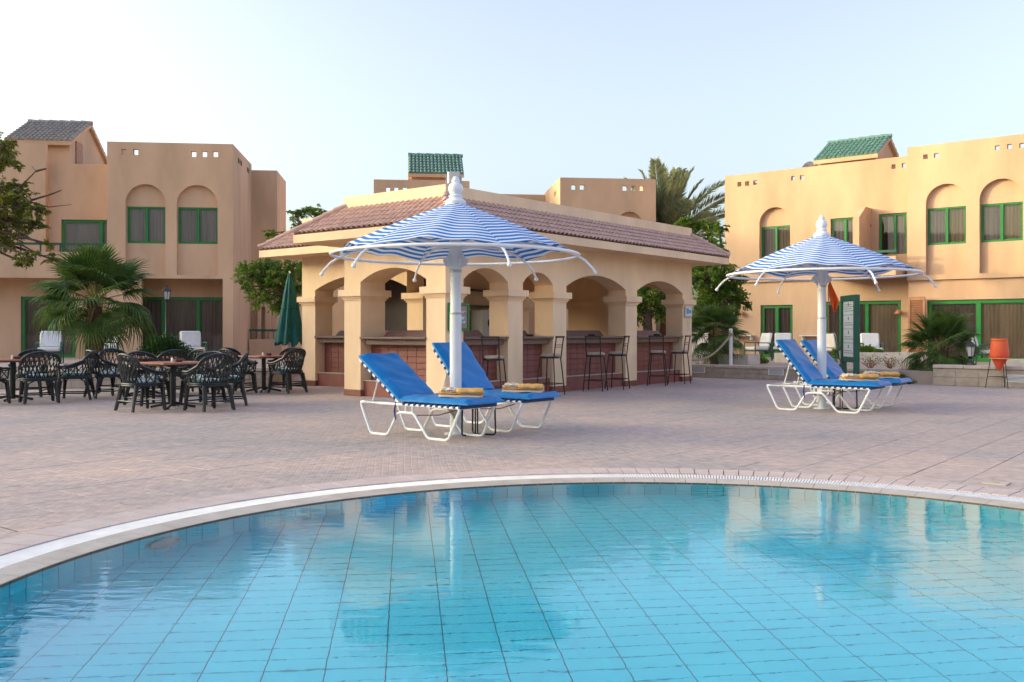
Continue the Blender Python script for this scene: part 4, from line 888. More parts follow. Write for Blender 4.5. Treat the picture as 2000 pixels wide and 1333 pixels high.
# ------------------------------------------------------------------ loungers
def lounger(label, c, ang, back_deg, group='blue loungers under the parasols', bar_head=False):
    t = thing('sun_lounger', label, 'sun lounger', (c[0], c[1], 0), ang, group)
    hw = .29; r = .0165; zr = .375
    for s_ in (-1, 1):
        y = s_ * hw
        q = MB(); q.tube(bend([(-.50, y, zr), (-.80, y, zr), (-.62, y, r), (-.34, y, r), (-.17, y, .285), (.08, y, .285), (.30, y, r), (.60, y, r), (.78, y, zr), (.70, y, zr)], .05), r, 8); q.build('leg_frame', 'whitepaint', t, smooth='auto')
        q = MB(); q.tube([(-.79, y, zr), (.78, y, zr)], r, 8); q.build('side_rail', 'whitepaint', t, smooth='auto')
        for x_ in (-.05, .06): q = MB(); q.tube([(x_, y, .285), (x_, y, zr)], .012, 6); q.build('spacer', 'whitepaint', t)
    for x_ in (-.79, .78):
        q = MB(); q.tube([(x_, -hw, zr), (x_, hw, zr)], r, 8); q.build('cross_bar', 'whitepaint', t, smooth='auto')
    q = MB(); q.tube([(-.20, -hw, .30), (-.1, -.1, .24), (.1, .1, .24), (.2, hw, .29)], .007, 6); q.build('cable', 'shutter', t)
    a = R(back_deg); bl = .80; hx = -.16; hz = .40; ux, uz = -math.cos(a), math.sin(a); nx_, nz_ = math.sin(a), math.cos(a)
    q = MB()
    for s_ in (-1, 1): q.tube([(hx, s_ * hw, hz), (hx + ux * bl, s_ * hw, hz + uz * bl)], r, 8)
    q.tube([(hx + ux * bl, -hw, hz + uz * bl), (hx + ux * bl, hw, hz + uz * bl)], r, 8)
    sx = hx + ux * .45; sz = hz + uz * .45
    for s_ in (-1, 1): q.tube([(sx, s_ * hw * .9, sz), (max(-.74, sx - .10), s_ * hw * .9, zr)], .009, 6)
    q.build('back_frame', 'whitepaint', t, smooth='auto')
    sm_ = MB(); sm_.cbox(-.025, .025, -hw - .022, hw + .022, -.022, .022, .012); sme = sm_.mesh('strap', 'strap')
    for k in range(11): link('strap', sme, t, (-.07 + k * .085, 0, zr + .012))
    for k in range(8): o = link('strap', sme, t, (hx + ux * (.08 + k * .093) - nx_ * -.0, 0, hz + uz * (.08 + k * .093)), (0, a, 0))
    def pad(name, L, org, dx_, dz_, seed, th=.062):
        nl, nw = 26, 12; vs = []; fs = []; rr = random.Random(seed); ph = [rr.uniform(0, 6) for _ in range(5)]
        for side_ in (1, 0):
            for i in range(nl + 1):
                for j in range(nw + 1):
                    x = i / nl; y = -1 + 2 * j / nw; ed = min(1, min(x, 1 - x) * L / .035) ; ey = min(1, (1 - abs(y)) * .31 / .035)
                    puff = math.sqrt(max(0, 1 - (1 - ed) ** 2)) * math.sqrt(max(0, 1 - (1 - ey) ** 2))
                    wob = .009 * math.sin(x * 17 + ph[0] + y * 2) * math.sin(y * 3 + ph[1]) + .005 * math.sin(x * 31 + y * 5 + ph[2]) * (1 if x < .4 else .4)
                    h_ = (th * (.35 + .65 * puff) + wob * puff) if side_ else 0
                    vs.append((org[0] + dx_[0] * x * L + dz_[0] * h_, y * .315 * (1 - .012 * (1 - ed)), org[1] + dx_[1] * x * L + dz_[1] * h_))
        k = (nl + 1) * (nw + 1); W = nw + 1
        for i in range(nl):
            for j in range(nw): b_ = i * W + j; fs += [(b_, b_ + W, b_ + W + 1, b_ + 1), (k + b_, k + b_ + 1, k + b_ + W + 1, k + b_ + W)]
        for i in range(nl): fs += [(i * W, k + i * W, k + (i + 1) * W, (i + 1) * W), (i * W + nw, (i + 1) * W + nw, k + (i + 1) * W + nw, k + i * W + nw)]
        for j in range(nw): fs += [(j, j + 1, k + j + 1, k + j), (nl * W + j, k + nl * W + j, k + nl * W + j + 1, nl * W + j + 1)]
        q = MB(); q.add(vs, fs); return q.build(name, 'vinyl', t, smooth='auto')
    pad('seat_cushion', 1.04, (hx + .02, zr + .038), (1, 0), (0, 1), len(label) % 97)
    pad('back_cushion', bl + .03, (hx + nx_ * .026, hz + nz_ * .026), (ux, uz), (nx_, nz_), len(label) * 3 % 89)
    if bar_head:
        q = MB(); q.tube(bend([(hx + ux * bl, -.24, hz + uz * bl), (hx + ux * (bl + .06), -.24, hz + uz * (bl + .06)), (hx + ux * (bl + .06), .24, hz + uz * (bl + .06)), (hx + ux * bl, .24, hz + uz * bl)], .04), .014, 8); q.build('head_bar', 'grey', t, smooth='auto')
    q = MB(); q.tube([(-.2, -hw - .01, .40), (-.21, -hw - .02, .30), (-.19, -hw - .025, .2)], [.008, .012, .006], 6); q.build('tie', 'strap', t)
    return t
la = -(R(90) - A45)
L1 = (-.985, 10.93); L2 = (-.30, 11.85); L3 = (4.76, 14.42); L4 = (5.44, 15.32)
lounger('blue cushioned lounger with low reclined back beside the parasol pole before the bar', L1, la, 36, bar_head=True)
lounger('blue cushioned lounger with steep back between parasol pole and bar stools', L2, la, 50)
lounger('blue cushioned lounger with upright back on the pool side of the flagged parasol', L3, la, 52)
lounger('blue cushioned lounger with upright back behind the flagged parasol, near the information board', L4, la, 50)
def towel(label, c, dx_, dy_, rot, seed):
    # folded towel with a rolled edge
    rr = random.Random(seed); px = c[0] + math.cos(la) * dx_ - math.sin(la) * dy_; py = c[1] + math.sin(la) * dx_ + math.cos(la) * dy_
    t = thing('folded_towel', label, 'towel', (px, py, .474), la + rot, 'folded orange towels')
    def layer(nm, x0, x1, y0, y1, z0, z1, m, bul):
        n, k = 14, 10; vs = []; fs = []
        for s_ in (1, 0):
            for i in range(n + 1):
                for j in range(k + 1):
                    u = i / n; v = j / k; e = math.sqrt(max(0, 1 - abs(2 * u - 1) ** 6)) * math.sqrt(max(0, 1 - abs(2 * v - 1) ** 4))
                    mid = (z0 + z1) / 2; zz = mid + (1 if s_ else -1) * (z1 - z0) / 2 * (.35 + .65 * e) + bul * (.006 * math.sin(u * 11 + rr.random() * .6 + z0 * 90) + .004 * math.sin(v * 13))
                    vs.append((x0 + (x1 - x0) * u + .004 * math.sin(v * 9 + z0 * 200), y0 + (y1 - y0) * v + .005 * math.sin(u * 8 + z0 * 300), max(zz, z0 - .002)))
        K = (n + 1) * (k + 1); W = k + 1
        for i in range(n):
            for j in range(k): b_ = i * W + j; fs += [(b_, b_ + W, b_ + W + 1, b_ + 1), (K + b_, K + b_ + 1, K + b_ + W + 1, K + b_ + W)]
        for i in range(n): fs += [(i * W, K + i * W, K + (i + 1) * W, (i + 1) * W), (i * W + k, (i + 1) * W + k, K + (i + 1) * W + k, K + i * W + k)]
        for j in range(k): fs += [(j, j + 1, K + j + 1, K + j), (n * W + j, K + n * W + j, K + n * W + j + 1, n * W + j + 1)]
        q = MB(); q.add(vs, fs); q.build(nm, m, t, smooth='auto')
    layer('fold', -.15, .15, -.25, .24, 0, .032, 'towelw', 1); layer('fold', -.14, .12, -.245, .235, .028, .056, 'towel', 1); layer('fold', -.13, .10, -.24, .10, .052, .082, 'towelw', 1.4); layer('fold', -.10, .12, -.22, -.06, .078, .098, 'towelw', 1.4)
    q = MB(); q.tube([(.045 + .004 * math.sin(i), -.04 + .29 * i / 12, .072 + .003 * math.sin(i * 1.7)) for i in range(13)], [.034] + [.044 + .0015 * math.sin(i * .9) for i in range(11)] + [.036], 14, mx=Matrix.Diagonal((1.8, 1, .9, 1))); q.build('rolled_edge', 'towel', t, smooth='auto')
towel('folded orange and white towel on the low-reclined lounger', L1, .52, .02, R(-52), 1)
towel('folded orange and white towel on the lounger nearest the bar stools', L2, .56, .0, R(-58), 2)
towel('folded orange and white towel on the upright lounger on the pool side', L3, .50, .05, R(-48), 3)
towel('folded orange and white towel on the lounger behind the flagged parasol', L4, .52, -.02, R(-55), 4)
def wire_stand(label, p):
    t = thing('wire_table', label, 'side table', (p[0], p[1], 0), la, 'black wire side tables'); h_ = .40; r = .011; w_ = .2
    for a in range(3):
        an = a * 2 * math.pi / 3 + .4; q = MB(); c, s_ = math.cos(an), math.sin(an)
        q.tube(bend([(.02 * c, .02 * s_, r), (w_ * c * 1.15, w_ * s_ * 1.15, r), (w_ * c * 1.1, w_ * s_ * 1.1, h_), (.05 * c, .05 * s_, h_)], .04), r, 8); q.build('leg', 'blackmetal', t, smooth='auto')
    for x_ in (.014, -.02): q = MB(); q.tube([(x_, 0, r), (x_, 0, h_)], .009, 6); q.build('centre_post', 'blackmetal', t)
    q = MB(); q.lathe([(.21, h_), (.215, h_ + .008), (.21, h_ + .016), (.2, h_ + .018)], 24); q.build('top', 'blackmetal', t, smooth='auto')
wire_stand('black wire side table squeezed between the two loungers before the bar', Gp(931, 850))
wire_stand('black wire side table between the loungers by the flagged parasol', np.array([5.13, 14.75]))

# ------------------------------------------------------------------ bar stools
def stool_proto():
    t = thing('bar_stool', 'x', 'bar stool', (0, 0, 0), 0, 'bar stools along the counter')
    lx = [(.15, .15), (.15, -.15), (-.15, .15), (-.15, -.15)]
    for x, y in lx:
        q = MB(); q.tube([(x * 1.35, y * 1.35, .005), (x * 1.12, y * 1.12, .45), (x * .95, y * .95, .72)], .0125, 8); q.build('leg', 'blackmetal', t, smooth='auto')
    q = MB(); q.tube([(c[0] * 1.27, c[1] * 1.27, .22) for c in (lx[0], lx[1], lx[3], lx[2])], .009, 6, closed=True); q.build('foot_rail', 'blackmetal', t)
    q = MB(); q.lathe([(.17, .70), (.185, .72), (.18, .735)], 20); q.build('seat_pan', 'blackmetal', t, smooth='auto')
    q = MB(); q.lathe([(.18, .735), (.195, .75), (.19, .775), (.15, .79), (0, .795)], 20, cap=False); q.build('seat', 'cushion_seat', t, smooth='auto')
    for s_ in (-1, 1): q = MB(); q.tube([(-.15, s_ * .145, .70), (-.175, s_ * .15, .9), (-.205, s_ * .15, 1.10)], .0125, 8); q.build('back_post', 'blackmetal', t, smooth='auto')
    q = MB(); q.cbox(-.222, -.192, -.175, .175, 1.09, 1.125, .008); q.build('top_rail', 'blackmetal', t)
    for z in (.915, .955):
        q = MB(); q.tube([(-.182, -.15, z), (-.186, .15, z)], .008, 6); q.build('back_slat', 'blackmetal', t)
    return t
SLn = Line(C0 - e2 * .40, A45)
stool = stool_proto(); first = True
for px, ang, lab in ((964, 75, 'black bar stool at the counter beside the bar corner column'), (1075, 150, 'black bar stool in front of the narrow bar arch'), (1163, 70, 'black bar stool at the widest arch, turned towards its neighbour'),
                     (1206, 155, 'black bar stool at the widest arch with its back to the next column'), (1284, 75, 'black bar stool in the middle of the outermost arch'), (1327, 150, 'black bar stool in front of the outermost bar column')):
    p = SLn.p + SLn.t(px) * SLn.d
    if first: stool.location = (p[0], p[1], 0); stool.rotation_euler = (0, 0, R(ang)); stool['label'] = lab; first = False
    else: copy_tree(stool, None, (p[0], p[1], 0), R(ang), lab)

# ------------------------------------------------------------------ rattan chairs and tables
def chair_proto():
    t = thing('rattan_armchair', 'x', 'armchair', (0, 0, 0), 0)
    for sx, sy in ((1, 1), (1, -1), (-1, 1), (-1, -1)):
        q = MB(); a = (sx * .235 + (.0 if sx > 0 else -.05), sy * .26, .012); b_ = (sx * .215, sy * .225, .40)
        q.tube([a, ((a[0] + b_[0]) / 2, (a[1] + b_[1]) / 2, .2), b_], .024, 8); q.tube([(a[0] * .96, a[1] * .9, .03), (b_[0] * .86, b_[1], .34), (b_[0] * .55, b_[1] * 1.02, .385)], .013, 6)
        q.tube([(a[0], a[1] * .93, .03), (b_[0], b_[1] * .86, .34), (b_[0] * 1.02, b_[1] * .5, .385)], .013, 6); q.build('leg', 'rattan', t, smooth='auto')
    ring = [(.25 * math.cos(a) * (1 + .12 * abs(math.sin(2 * a))), .25 * math.sin(a) * (1 + .12 * abs(math.sin(2 * a))) * 1.04, 0) for a in [2 * math.pi * k / 32 for k in range(32)]]
    q = MB()
    for z in (.395, .42): q.tube([(x, y, z) for x, y, _ in ring], .017, 6, closed=True)
    q.add([(x, y, .405) for x, y, _ in ring], [tuple(range(32))]); q.build('seat_frame', 'rattan', t, smooth='auto')
    def hoop(s):                                      # s in -1..1 : from left arm tip round the back to right arm tip
        if abs(s) > .62:
            k = (abs(s) - .62) / .38; x = -.18 + k * .42; y = math.copysign(.285, s); z = .70 - .09 * math.sin(k * math.pi / 2)
            z = .70 - .10 * min(1, k * 1.6)
            return Vector((x, y + math.copysign(.01 * math.sin(k * 3), s), z))
        a = s / .62 * math.pi / 2; return Vector((-.18 - .13 * math.cos(a), .285 * math.sin(a), .70 + .165 * math.cos(a) ** .8))
    q = MB(); N = 44
    q.tube([hoop(-1 + 2 * k / N) for k in range(N + 1)], .02, 8); q.tube([hoop(-.95 + 1.9 * k / N) + Vector((.012, 0, -.035)) for k in range(N + 1)], .012, 6); q.build('back_hoop', 'rattan', t, smooth='auto')
    def foot(s):
        a = math.pi - s * 1.9; return Vector((.245 * math.cos(a), .265 * math.sin(a) * -1 if False else .265 * math.sin(a), .42))
    def ft(s): 
        a = math.pi + (-s) * 1.75; return Vector((.245 * math.cos(a), .262 * math.sin(a), .42))
    for k in range(-5, 6):
        for d in (-1, 1):
            s0 = k * .125; s1 = s0 + d * .24
            if abs(s1) > .66: continue
            q = MB(); A = ft(s0); B = hoop(s1); mdl = (A + B) / 2 + Vector((-.025, 0, 0)); q.tube([A, mdl, B], .011, 6); q.build('lattice_cane', 'rattan', t, smooth='auto')
    for s_ in (-1, 1):
        for k, x in enumerate((.20, .06, -.08)):
            q = MB(); q.tube([(x, s_ * .262, .42), (x + .01, s_ * .285, .612 if k < 2 else .64)], .014, 6); q.build('arm_post', 'rattan', t, smooth='auto')
        q = MB(); q.tube([(.06, s_ * .264, .43), (.2, s_ * .28, .6)], .009, 6); q.tube([(.2, s_ * .264, .43), (.06, s_ * .28, .6)], .009, 6); q.tube([(-.08, s_ * .264, .43), (.06, s_ * .28, .6)], .009, 6); q.tube([(.06, s_ * .264, .43), (-.08, s_ * .28, .61)], .009, 6); q.build('arm_lattice', 'rattan', t)
    q = MB()
    for s_ in (-1, 1): q.tube([(-.262, s_ * .243, .13), (.222, s_ * .243, .13)], .013, 6)
    q.tube([(-.255, -.243, .16), (-.255, .243, .16)], .013, 6); q.tube([(.215, -.243, .16), (.215, .243, .16)], .013, 6); q.build('stretcher', 'rattan', t)
    vs = []; fs = []; n = 16
    for side_ in (1, 0):
        for i in range(n + 1):
            for j in range(n + 1):
                u = -1 + 2 * i / n; v = -1 + 2 * j / n; x, y = u * math.sqrt(1 - v * v * .38), v * math.sqrt(1 - u * u * .38); e = (1 - max(abs(u), abs(v)) ** 5)
                vs.append((x * .225, y * .225, .432 + (.018 + .045 * e if side_ else .01 - .008 * e)))
    K = (n + 1) ** 2; W = n + 1
    for i in range(n):
        for j in range(n): b_ = i * W + j; fs += [(b_, b_ + W, b_ + W + 1, b_ + 1), (K + b_, K + b_ + 1, K + b_ + W + 1, K + b_ + W)]
    for i in range(n): fs += [(i * W, K + i * W, K + (i + 1) * W, (i + 1) * W), (i * W + n, (i + 1) * W + n, K + (i + 1) * W + n, K + i * W + n), (i, i + 1, K + i + 1, K + i), (n * W + i, K + n * W + i, K + n * W + i + 1, n * W + i + 1)]
    q = MB(); q.add(vs, fs); q.build('seat_cushion', 'cushion', t, smooth='auto')
    return t
def table_proto():
    t = thing('cafe_table', 'x', 'table', (0, 0, 0), A45, 'terracotta-topped cafe tables')
    q = MB(); q.cbox(-.42, .42, -.42, .42, .70, .73, .006); q.build('tabletop', 'tabletop', t)
    q = MB(); q.box(-.40, .40, -.40, .40, .682, .699); q.build('under_frame', 'rattan', t)
    q = MB(); q.tube([(0, 0, .03), (0, 0, .68)], .045, 10); q.build('pedestal', 'rattan', t, smooth='auto')
    for k in range(4):
        a = k * math.pi / 2 + .785; q = MB(); q.tube([(.03 * math.cos(a), .03 * math.sin(a), .09), (.2 * math.cos(a), .2 * math.sin(a), .05), (.34 * math.cos(a), .34 * math.sin(a), .022)], .022, 6); q.build('foot', 'rattan', t, smooth='auto')
    return t
chair = chair_proto(); table = table_proto(); used = [False, False]
def put(proto, idx, p, ang, lab, grp):
    if not used[idx]: proto.location = (p[0], p[1], 0); proto.rotation_euler = (0, 0, ang); proto['label'] = lab; proto['group'] = grp; used[idx] = True
    else: copy_tree(proto, None, (p[0], p[1], 0), ang, lab, grp)
sets = [('the table nearest the pool', (-5.35, 14.95), [((-5.62, 14.38), 50, 'turned away from the pool'), ((-4.62, 14.42), 141, 'on the lounger side'), ((-4.62, 15.42), 196, 'on the bar side'), ((-5.95, 15.5), -39, 'on the palm side'), ((-5.15, 15.75), -110, 'facing the pool')]),
        ('the table by the overhanging tree', (-8.75, 16.6), [((-7.98, 15.98), 125, 'with its back to the pool'), ((-7.72, 16.75), 195, 'on the bar side'), ((-8.72, 15.72), 60, 'next to the overhanging branches'), ((-8.9, 17.5), -80, 'facing the pool')]),
        ('the table in front of the palm', (-6.95, 18.0), [((-7.42, 17.3), 45, 'on the tree side'), ((-7.62, 18.35), -39, 'on the palm side'), ((-6.35, 18.55), -128, 'on the bush side'), ((-6.4, 17.55), 141, 'on the pool side')]),
        ('the table by the closed umbrella', (-4.98, 19.0), [((-4.42, 18.6), 150, 'with its back to the bar'), ((-5.32, 18.42), 48, 'on the pool side'), ((-5.62, 19.35), -30, 'on the terrace side'), ((-4.7, 19.75), -110, 'facing the pool')])]
for nm, c, chs in sets:
    put(table, 1, c, A45, 'square terracotta-topped cafe table, ' + nm, 'terracotta-topped cafe tables')
    for p, an, wh_ in chs: put(chair, 0, p, R(an), 'black rattan armchair at ' + nm + ', ' + wh_, 'black rattan armchairs')
    a = MB(); a.lathe([(.06, 0), (.065, .045), (.05, .05), (.045, .02), (0, .018)], 14, cap=False); tag(a.build('ashtray', 'ash', None, (c[0] + .12, c[1] - .1, .73), smooth='auto'), 'dark red ashtray on ' + nm, 'ashtray', 'ashtrays on the cafe tables')
    a = MB(); a.lathe([(.018, 0), (.02, .04), (.012, .055), (.008, .065)], 10); tag(a.build('salt_shaker', 'whitepaint', None, (c[0] - .02, c[1] + .02, .73), smooth='auto'), 'tiny white salt shaker on ' + nm, 'shaker', 'salt shakers on the cafe tables')

# ------------------------------------------------------------------ closed green umbrella
gu = thing('closed_umbrella', 'tall dark green umbrella folded shut beside the bar wing', 'umbrella', (-5.1, 21.75, 0), 0)
q = MB(); q.tube([(0, 0, .05), (0, 0, 2.6)], .025, 8); q.build('pole', 'whitepaint', gu)
q = MB(); q.lathe([(.3, 0), (.3, .06), (.06, .09), (.05, .3)], 20); q.build('base', 'stone', gu)
vs = []; n = 64; prof = [(2.56, .02), (2.5, .05), (2.3, .09), (2.1, .125), (1.9, .155), (1.6, .2), (1.3, .25), (1.05, .295), (.93, .31)]
for zi, (z, r) in enumerate(prof):
    for k in range(n):
        a = 2 * math.pi * k / n; f = 1 + .28 * math.sin(8 * a + .25 * zi) * min(1, zi / 3) * (.6 + .4 * math.sin(3 * a)); vs.append((r * f * math.cos(a), r * f * math.sin(a), z + (.05 * math.sin(8 * a) if zi == 8 else 0)))
q = MB(); q.add(vs, [(i * n + k, (i + 1) * n + k, (i + 1) * n + (k + 1) % n, i * n + (k + 1) % n) for i in range(len(prof) - 1) for k in range(n)]); q.build('canopy', 'umbgreen', gu, smooth='auto')
q = MB(); q.tube([(.19 * math.cos(2 * math.pi * k / 20), .19 * math.sin(2 * math.pi * k / 20), 1.75) for k in range(20)], .012, 6, closed=True); q.build('tie_strap', 'umbgreen', gu)

# ------------------------------------------------------------------ lamps, board, jar and other small things
def lantern_head(par, z, s=1.0):
    q = MB(); q.lathe([(.03 * s, z), (.05 * s, z + .03 * s), (.07 * s, z + .05 * s)], 6); q.build('lamp_base', 'blackmetal', par)
    q = MB(); q.lathe([(.062 * s, z + .05 * s), (.095 * s, z + .25 * s)], 6); q.build('pane', 'lampglass', par)
    q = MB()
    for k in range(6):
        a = k * math.pi / 3; q.tube([(.066 * s * math.cos(a), .066 * s * math.sin(a), z + .05 * s), (.1 * s * math.cos(a), .1 * s * math.sin(a), z + .25 * s)], .007 * s, 5)
    q.build('cage', 'blackmetal', par)
    q = MB(); q.lathe([(.125 * s, z + .25 * s), (.11 * s, z + .28 * s), (.05 * s, z + .35 * s), (.02 * s, z + .37 * s), (.02 * s, z + .4 * s), (0, z + .42 * s)], 6, cap=False); q.build('lamp_roof', 'blackmetal', par)
def lamp_post(label, p, top, base=0):
    t = thing('lamp_post', label, 'lamp post', (p[0], p[1], base), 0, 'black lantern posts')
    q = MB(); q.lathe([(.09, 0), (.085, .12), (.05, .2), (.042, .6), (.05, .62), (.036, .66), (.032, top - .42 - base)], 10); q.build('post', 'blackmetal', t, smooth='auto'); lantern_head(t, top - .42 - base)
p = at_depth(325.5, 24.5); lamp_post('black lantern post rising above the rounded bush by the hotel', p, Hh(557, 24.5), .35)
p = at_depth(938, 30); lamp_post('black lantern post seen through the bar arch beside the corner column', p, Hh(570, 30), 0)
def wall_lantern(label, p, z):
    t = thing('wall_lantern', label, 'lantern', (p[0], p[1], z), .3, 'dark lanterns on the low walls')
    q = MB(); q.lathe([(.10, 0), (.09, .05), (.04, .1), (.035, .14), (.06, .16)], 6); q.build('foot', 'blackmetal', t); lantern_head(t, .15, 1.05)
p = W0 + WL.d * WL.t(1892) + e1 * .15; wall_lantern('dark lantern standing on the planter wall between palm and orange jar', p, .46)
p = W0 + WL.d * WL.t(1640) + e1 * .15; wall_lantern('dark lantern standing on the low wall behind the information board', p, .34)
# information board
ib = thing('information_board', 'dark green information board with white plan sheets behind the loungers', 'sign', tuple(Gp(1660, 752)) + (0,), R(-90))
zt_ = Hh(577, 21.5); zb_ = Hh(708, 21.5)
q = MB(); q.cbox(-.45, -.36, -.06, .06, 0, zt_ - .05, .008); q.build('post', 'dkgreen', ib); q = MB(); q.cbox(.36, .45, -.06, .06, 0, zt_ - .05, .008); q.build('post', 'dkgreen', ib)
q = MB(); q.cbox(-.455, .455, -.065, .065, zt_ - .13, zt_, .008); q.build('top_rail', 'dkgreen', ib); q = MB(); q.cbox(-.36, .36, -.05, .05, zb_, zb_ + .12, .008); q.build('bottom_rail', 'dkgreen', ib)
q = MB(); q.box(-.36, .36, -.02, .02, zb_ + .12, zt_ - .13); q.build('backing', 'dkgreen', ib)
hh = (zt_ - .13 - zb_ - .12) / 4
for k in range(4):
    q = MB(); q.box(-.355, .355, -.026, -.0205, zb_ + .125 + k * hh, zb_ + .115 + (k + 1) * hh); q.build('sheet', 'paper', ib)
    q = MB(); z0 = zb_ + .125 + k * hh
    for j in range(4 if k == 3 else 2): q.box(-.28, .28 - .1 * (j % 2), -.0295, -.0265, z0 + hh * (.25 + .15 * j), z0 + hh * (.25 + .15 * j) + .012)
    q.box(-.05, .0, -.0295, -.0265, z0 + hh * .62, z0 + hh * .85); q.build('print', 'ink', ib)
# jar on stand
JZ = 20.35; jp = at_depth(1952, JZ)
jr = thing('clay_jar', 'orange and red pointed clay jar held in a thin iron stand', 'jar', (jp[0], jp[1], 0), .2)
k_ = JZ / FPX; H0 = lambda py: Hh(py, JZ)
prof = [(.0, H0(725)), (.05, H0(721)), (.10, H0(712)), (.155, H0(702)), (.185, H0(699)), (.195, H0(693)), (.18, H0(680)), (.165, H0(669)), (.16, H0(666)), (.172, H0(664)), (.165, H0(662)), (.14, H0(662.5)), (.13, H0(670))]
q = MB(); q.lathe(prof, 28, cap=False); q.build('body', 'terracotta', jr, smooth='auto')
q = MB(); q.tube([(.197 * math.cos(2 * math.pi * k / 28), .197 * math.sin(2 * math.pi * k / 28), H0(700.5)) for k in range(28)], .011, 6, closed=True); q.build('rim_band', 'towel', jr, smooth=True)
for k in range(3):
    a = k * 2.094 + .5; q = MB(); q.tube([(.17 * math.cos(a), .17 * math.sin(a), H0(699)), (.27 * math.cos(a), .27 * math.sin(a), .0)], .009, 6); q.build('stand_leg', 'blackmetal', jr)
q = MB(); pts = [(.235 * math.cos(k * 2.094 + .5), .235 * math.sin(k * 2.094 + .5), .24) for k in range(3)]; q.tube(pts, .007, 6, closed=True); q.build('stand_ring', 'blackmetal', jr)
# white rope post and rope
bp_ = W0 + WL.d * WL.t(1422) + e1 * .16
ws = thing('rope_post', 'slim white post with rope wound round its top', 'post', (bp_[0], bp_[1], .34), 0)
zt_ = Hh(646, bp_[1]) - .34; q = MB(); q.tube([(0, 0, 0), (0, 0, zt_)], .045, 12); q.lathe([(.05, zt_), (.052, zt_ + .03), (.03, zt_ + .05), (0, zt_ + .052)], 12, cap=False); q.build('post', 'whitepaint', ws, smooth='auto')
q = MB(); q.tube([(.056 * math.cos(k * .6), .056 * math.sin(k * .6), zt_ - .16 + k * .0028) for k in range(40)], .012, 5); q.build('rope_coil', 'rope', ws)
ra = np.array([bp_[0], bp_[1], .34 + zt_ - .12]); rb = np.array([C0[0] + e1[0] * 8.95 + e2[0] * .5, C0[1] + e1[1] * 8.95 + e2[1] * .5, .62])
q = MB(); q.tube([tuple(ra * (1 - t) + rb * t - np.array([0, 0, .42 * math.sin(math.pi * t) * (1 - .3 * t)])) for t in [k / 16 for k in range(17)]], .028, 8)
tag(q.build('rope', 'rope', smooth=True), 'thick tan rope sagging from the white post to the bar', 'rope')
# skimmer lid, floor plug
sp = Gp(1945, 945); sk_ = thing('skimmer_lid', 'small pale square drain lid set in the paving', 'drain lid', (sp[0], sp[1], 0), RA)
q = MB(); q.cbox(-.09, .09, -.09, .09, .0005, .009, .003); q.build('lid', 'lip', sk_); q = MB(); q.box(-.03, .03, -.008, .008, .0095, .012); q.build('slot', 'mortar', sk_)
sp = Gp(1902, 754); tag(MB().cbox(-.035, .035, -.035, .035, 0, .07, .008).build('floor_light', 'blackmetal', None, (sp[0], sp[1], 0)), 'small black ground spotlight at the foot of the planter wall', 'spotlight')
# terrace lounge chairs with white cushions
def lounge_chair(label, p, z, ang):
    t = thing('lounge_chair', label, 'chair', (p[0], p[1], z), ang, 'green framed lounge chairs with white cushions')
    for s_ in (-1, 1):
        q = MB(); q.tube(bend([(.28, s_ * .3, 0), (.28, s_ * .3, .58), (-.26, s_ * .3, .56), (-.34, s_ * .3, 0)], .05), .018, 8); q.build('leg', 'dkgreen', t, smooth='auto')
    q = MB(); q.box(-.28, .28, -.29, .29, .30, .33); q.build('seat_frame', 'dkgreen', t)
    q = MB(); q.tube(bend([(-.25, -.27, .3), (-.4, -.27, .86), (-.4, .27, .86), (-.25, .27, .3)], .05), .016, 8); q.build('back_frame', 'dkgreen', t, smooth='auto')
    q = MB(); q.cbox(-.25, .30, -.275, .275, .335, .44, .03); q.build('seat_cushion', 'whitecloth', t, smooth='auto')
    q = MB(); q.cbox(-.05, .05, -.275, .275, .0, .46, .035, Matrix.Translation((-.27, 0, .43)) @ Matrix.Rotation(R(-14), 4, 'Y')); q.build('back_cushion', 'whitecloth', t, smooth='auto')
for px, Z, z, an, lab in ((1479, 30.2, .29, -160, 'lounge chair turned sideways left of the narrow terrace door'), (1528, 31.2, .29, -110, 'lounge chair in front of the narrow terrace door'), (1634, 28.8, .29, 30, 'lounge chair beside the lantern at the wide terrace door'), (1703, 28.6, .29, -100, 'lounge chair in the middle of the wide terrace door'), (1930, 25.2, .29, -20, 'lounge chair behind the orange jar'),
                          (97, 25.5, .35, -70, 'lounge chair half hidden by the left palm fronds, hotel terrace'), (199, 25.5, .35, -110, 'lounge chair behind the palm trunk on the hotel terrace'), (377, 25.8, .35, -60, 'lounge chair beside the rounded bush')):
    lounge_chair('white cushioned green ' + lab, at_depth(px, Z), z, R(an))

# ------------------------------------------------------------------ plants
def leaves_mesh(name, pts, dirs, size, m, aspect=.42, droop=.25):
    n = len(pts); pts = np.asarray(pts); d = np.asarray(dirs); d = d / (np.linalg.norm(d, axis=1)[:, None] + 1e-9)
    rv = rng.normal(size=(n, 3)); sd_ = np.cross(d, rv); sd_ /= np.linalg.norm(sd_, axis=1)[:, None] + 1e-9
    ln = size * rng.uniform(.6, 1.3, n)[:, None]; w_ = ln * aspect * .5
    a = pts; b = pts + d * ln * .5 + sd_ * w_; c = pts + d * ln - np.array([0, 0, 1]) * ln * droop; e = pts + d * ln * .5 - sd_ * w_
    v = np.stack([a, b, c, e], 1).reshape(-1, 3)
    me = bpy.data.meshes.new(name); me.vertices.add(4 * n); me.vertices.foreach_set('co', v.ravel()); me.loops.add(4 * n); me.loops.foreach_set('vertex_index', np.arange(4 * n)); me.polygons.add(n); me.polygons.foreach_set('loop_start', np.arange(0, 4 * n, 4)); me.polygons.foreach_set('loop_total', np.full(n, 4))
    me.materials.append(M[m]); me.update(calc_edges=True); me.validate(); return me
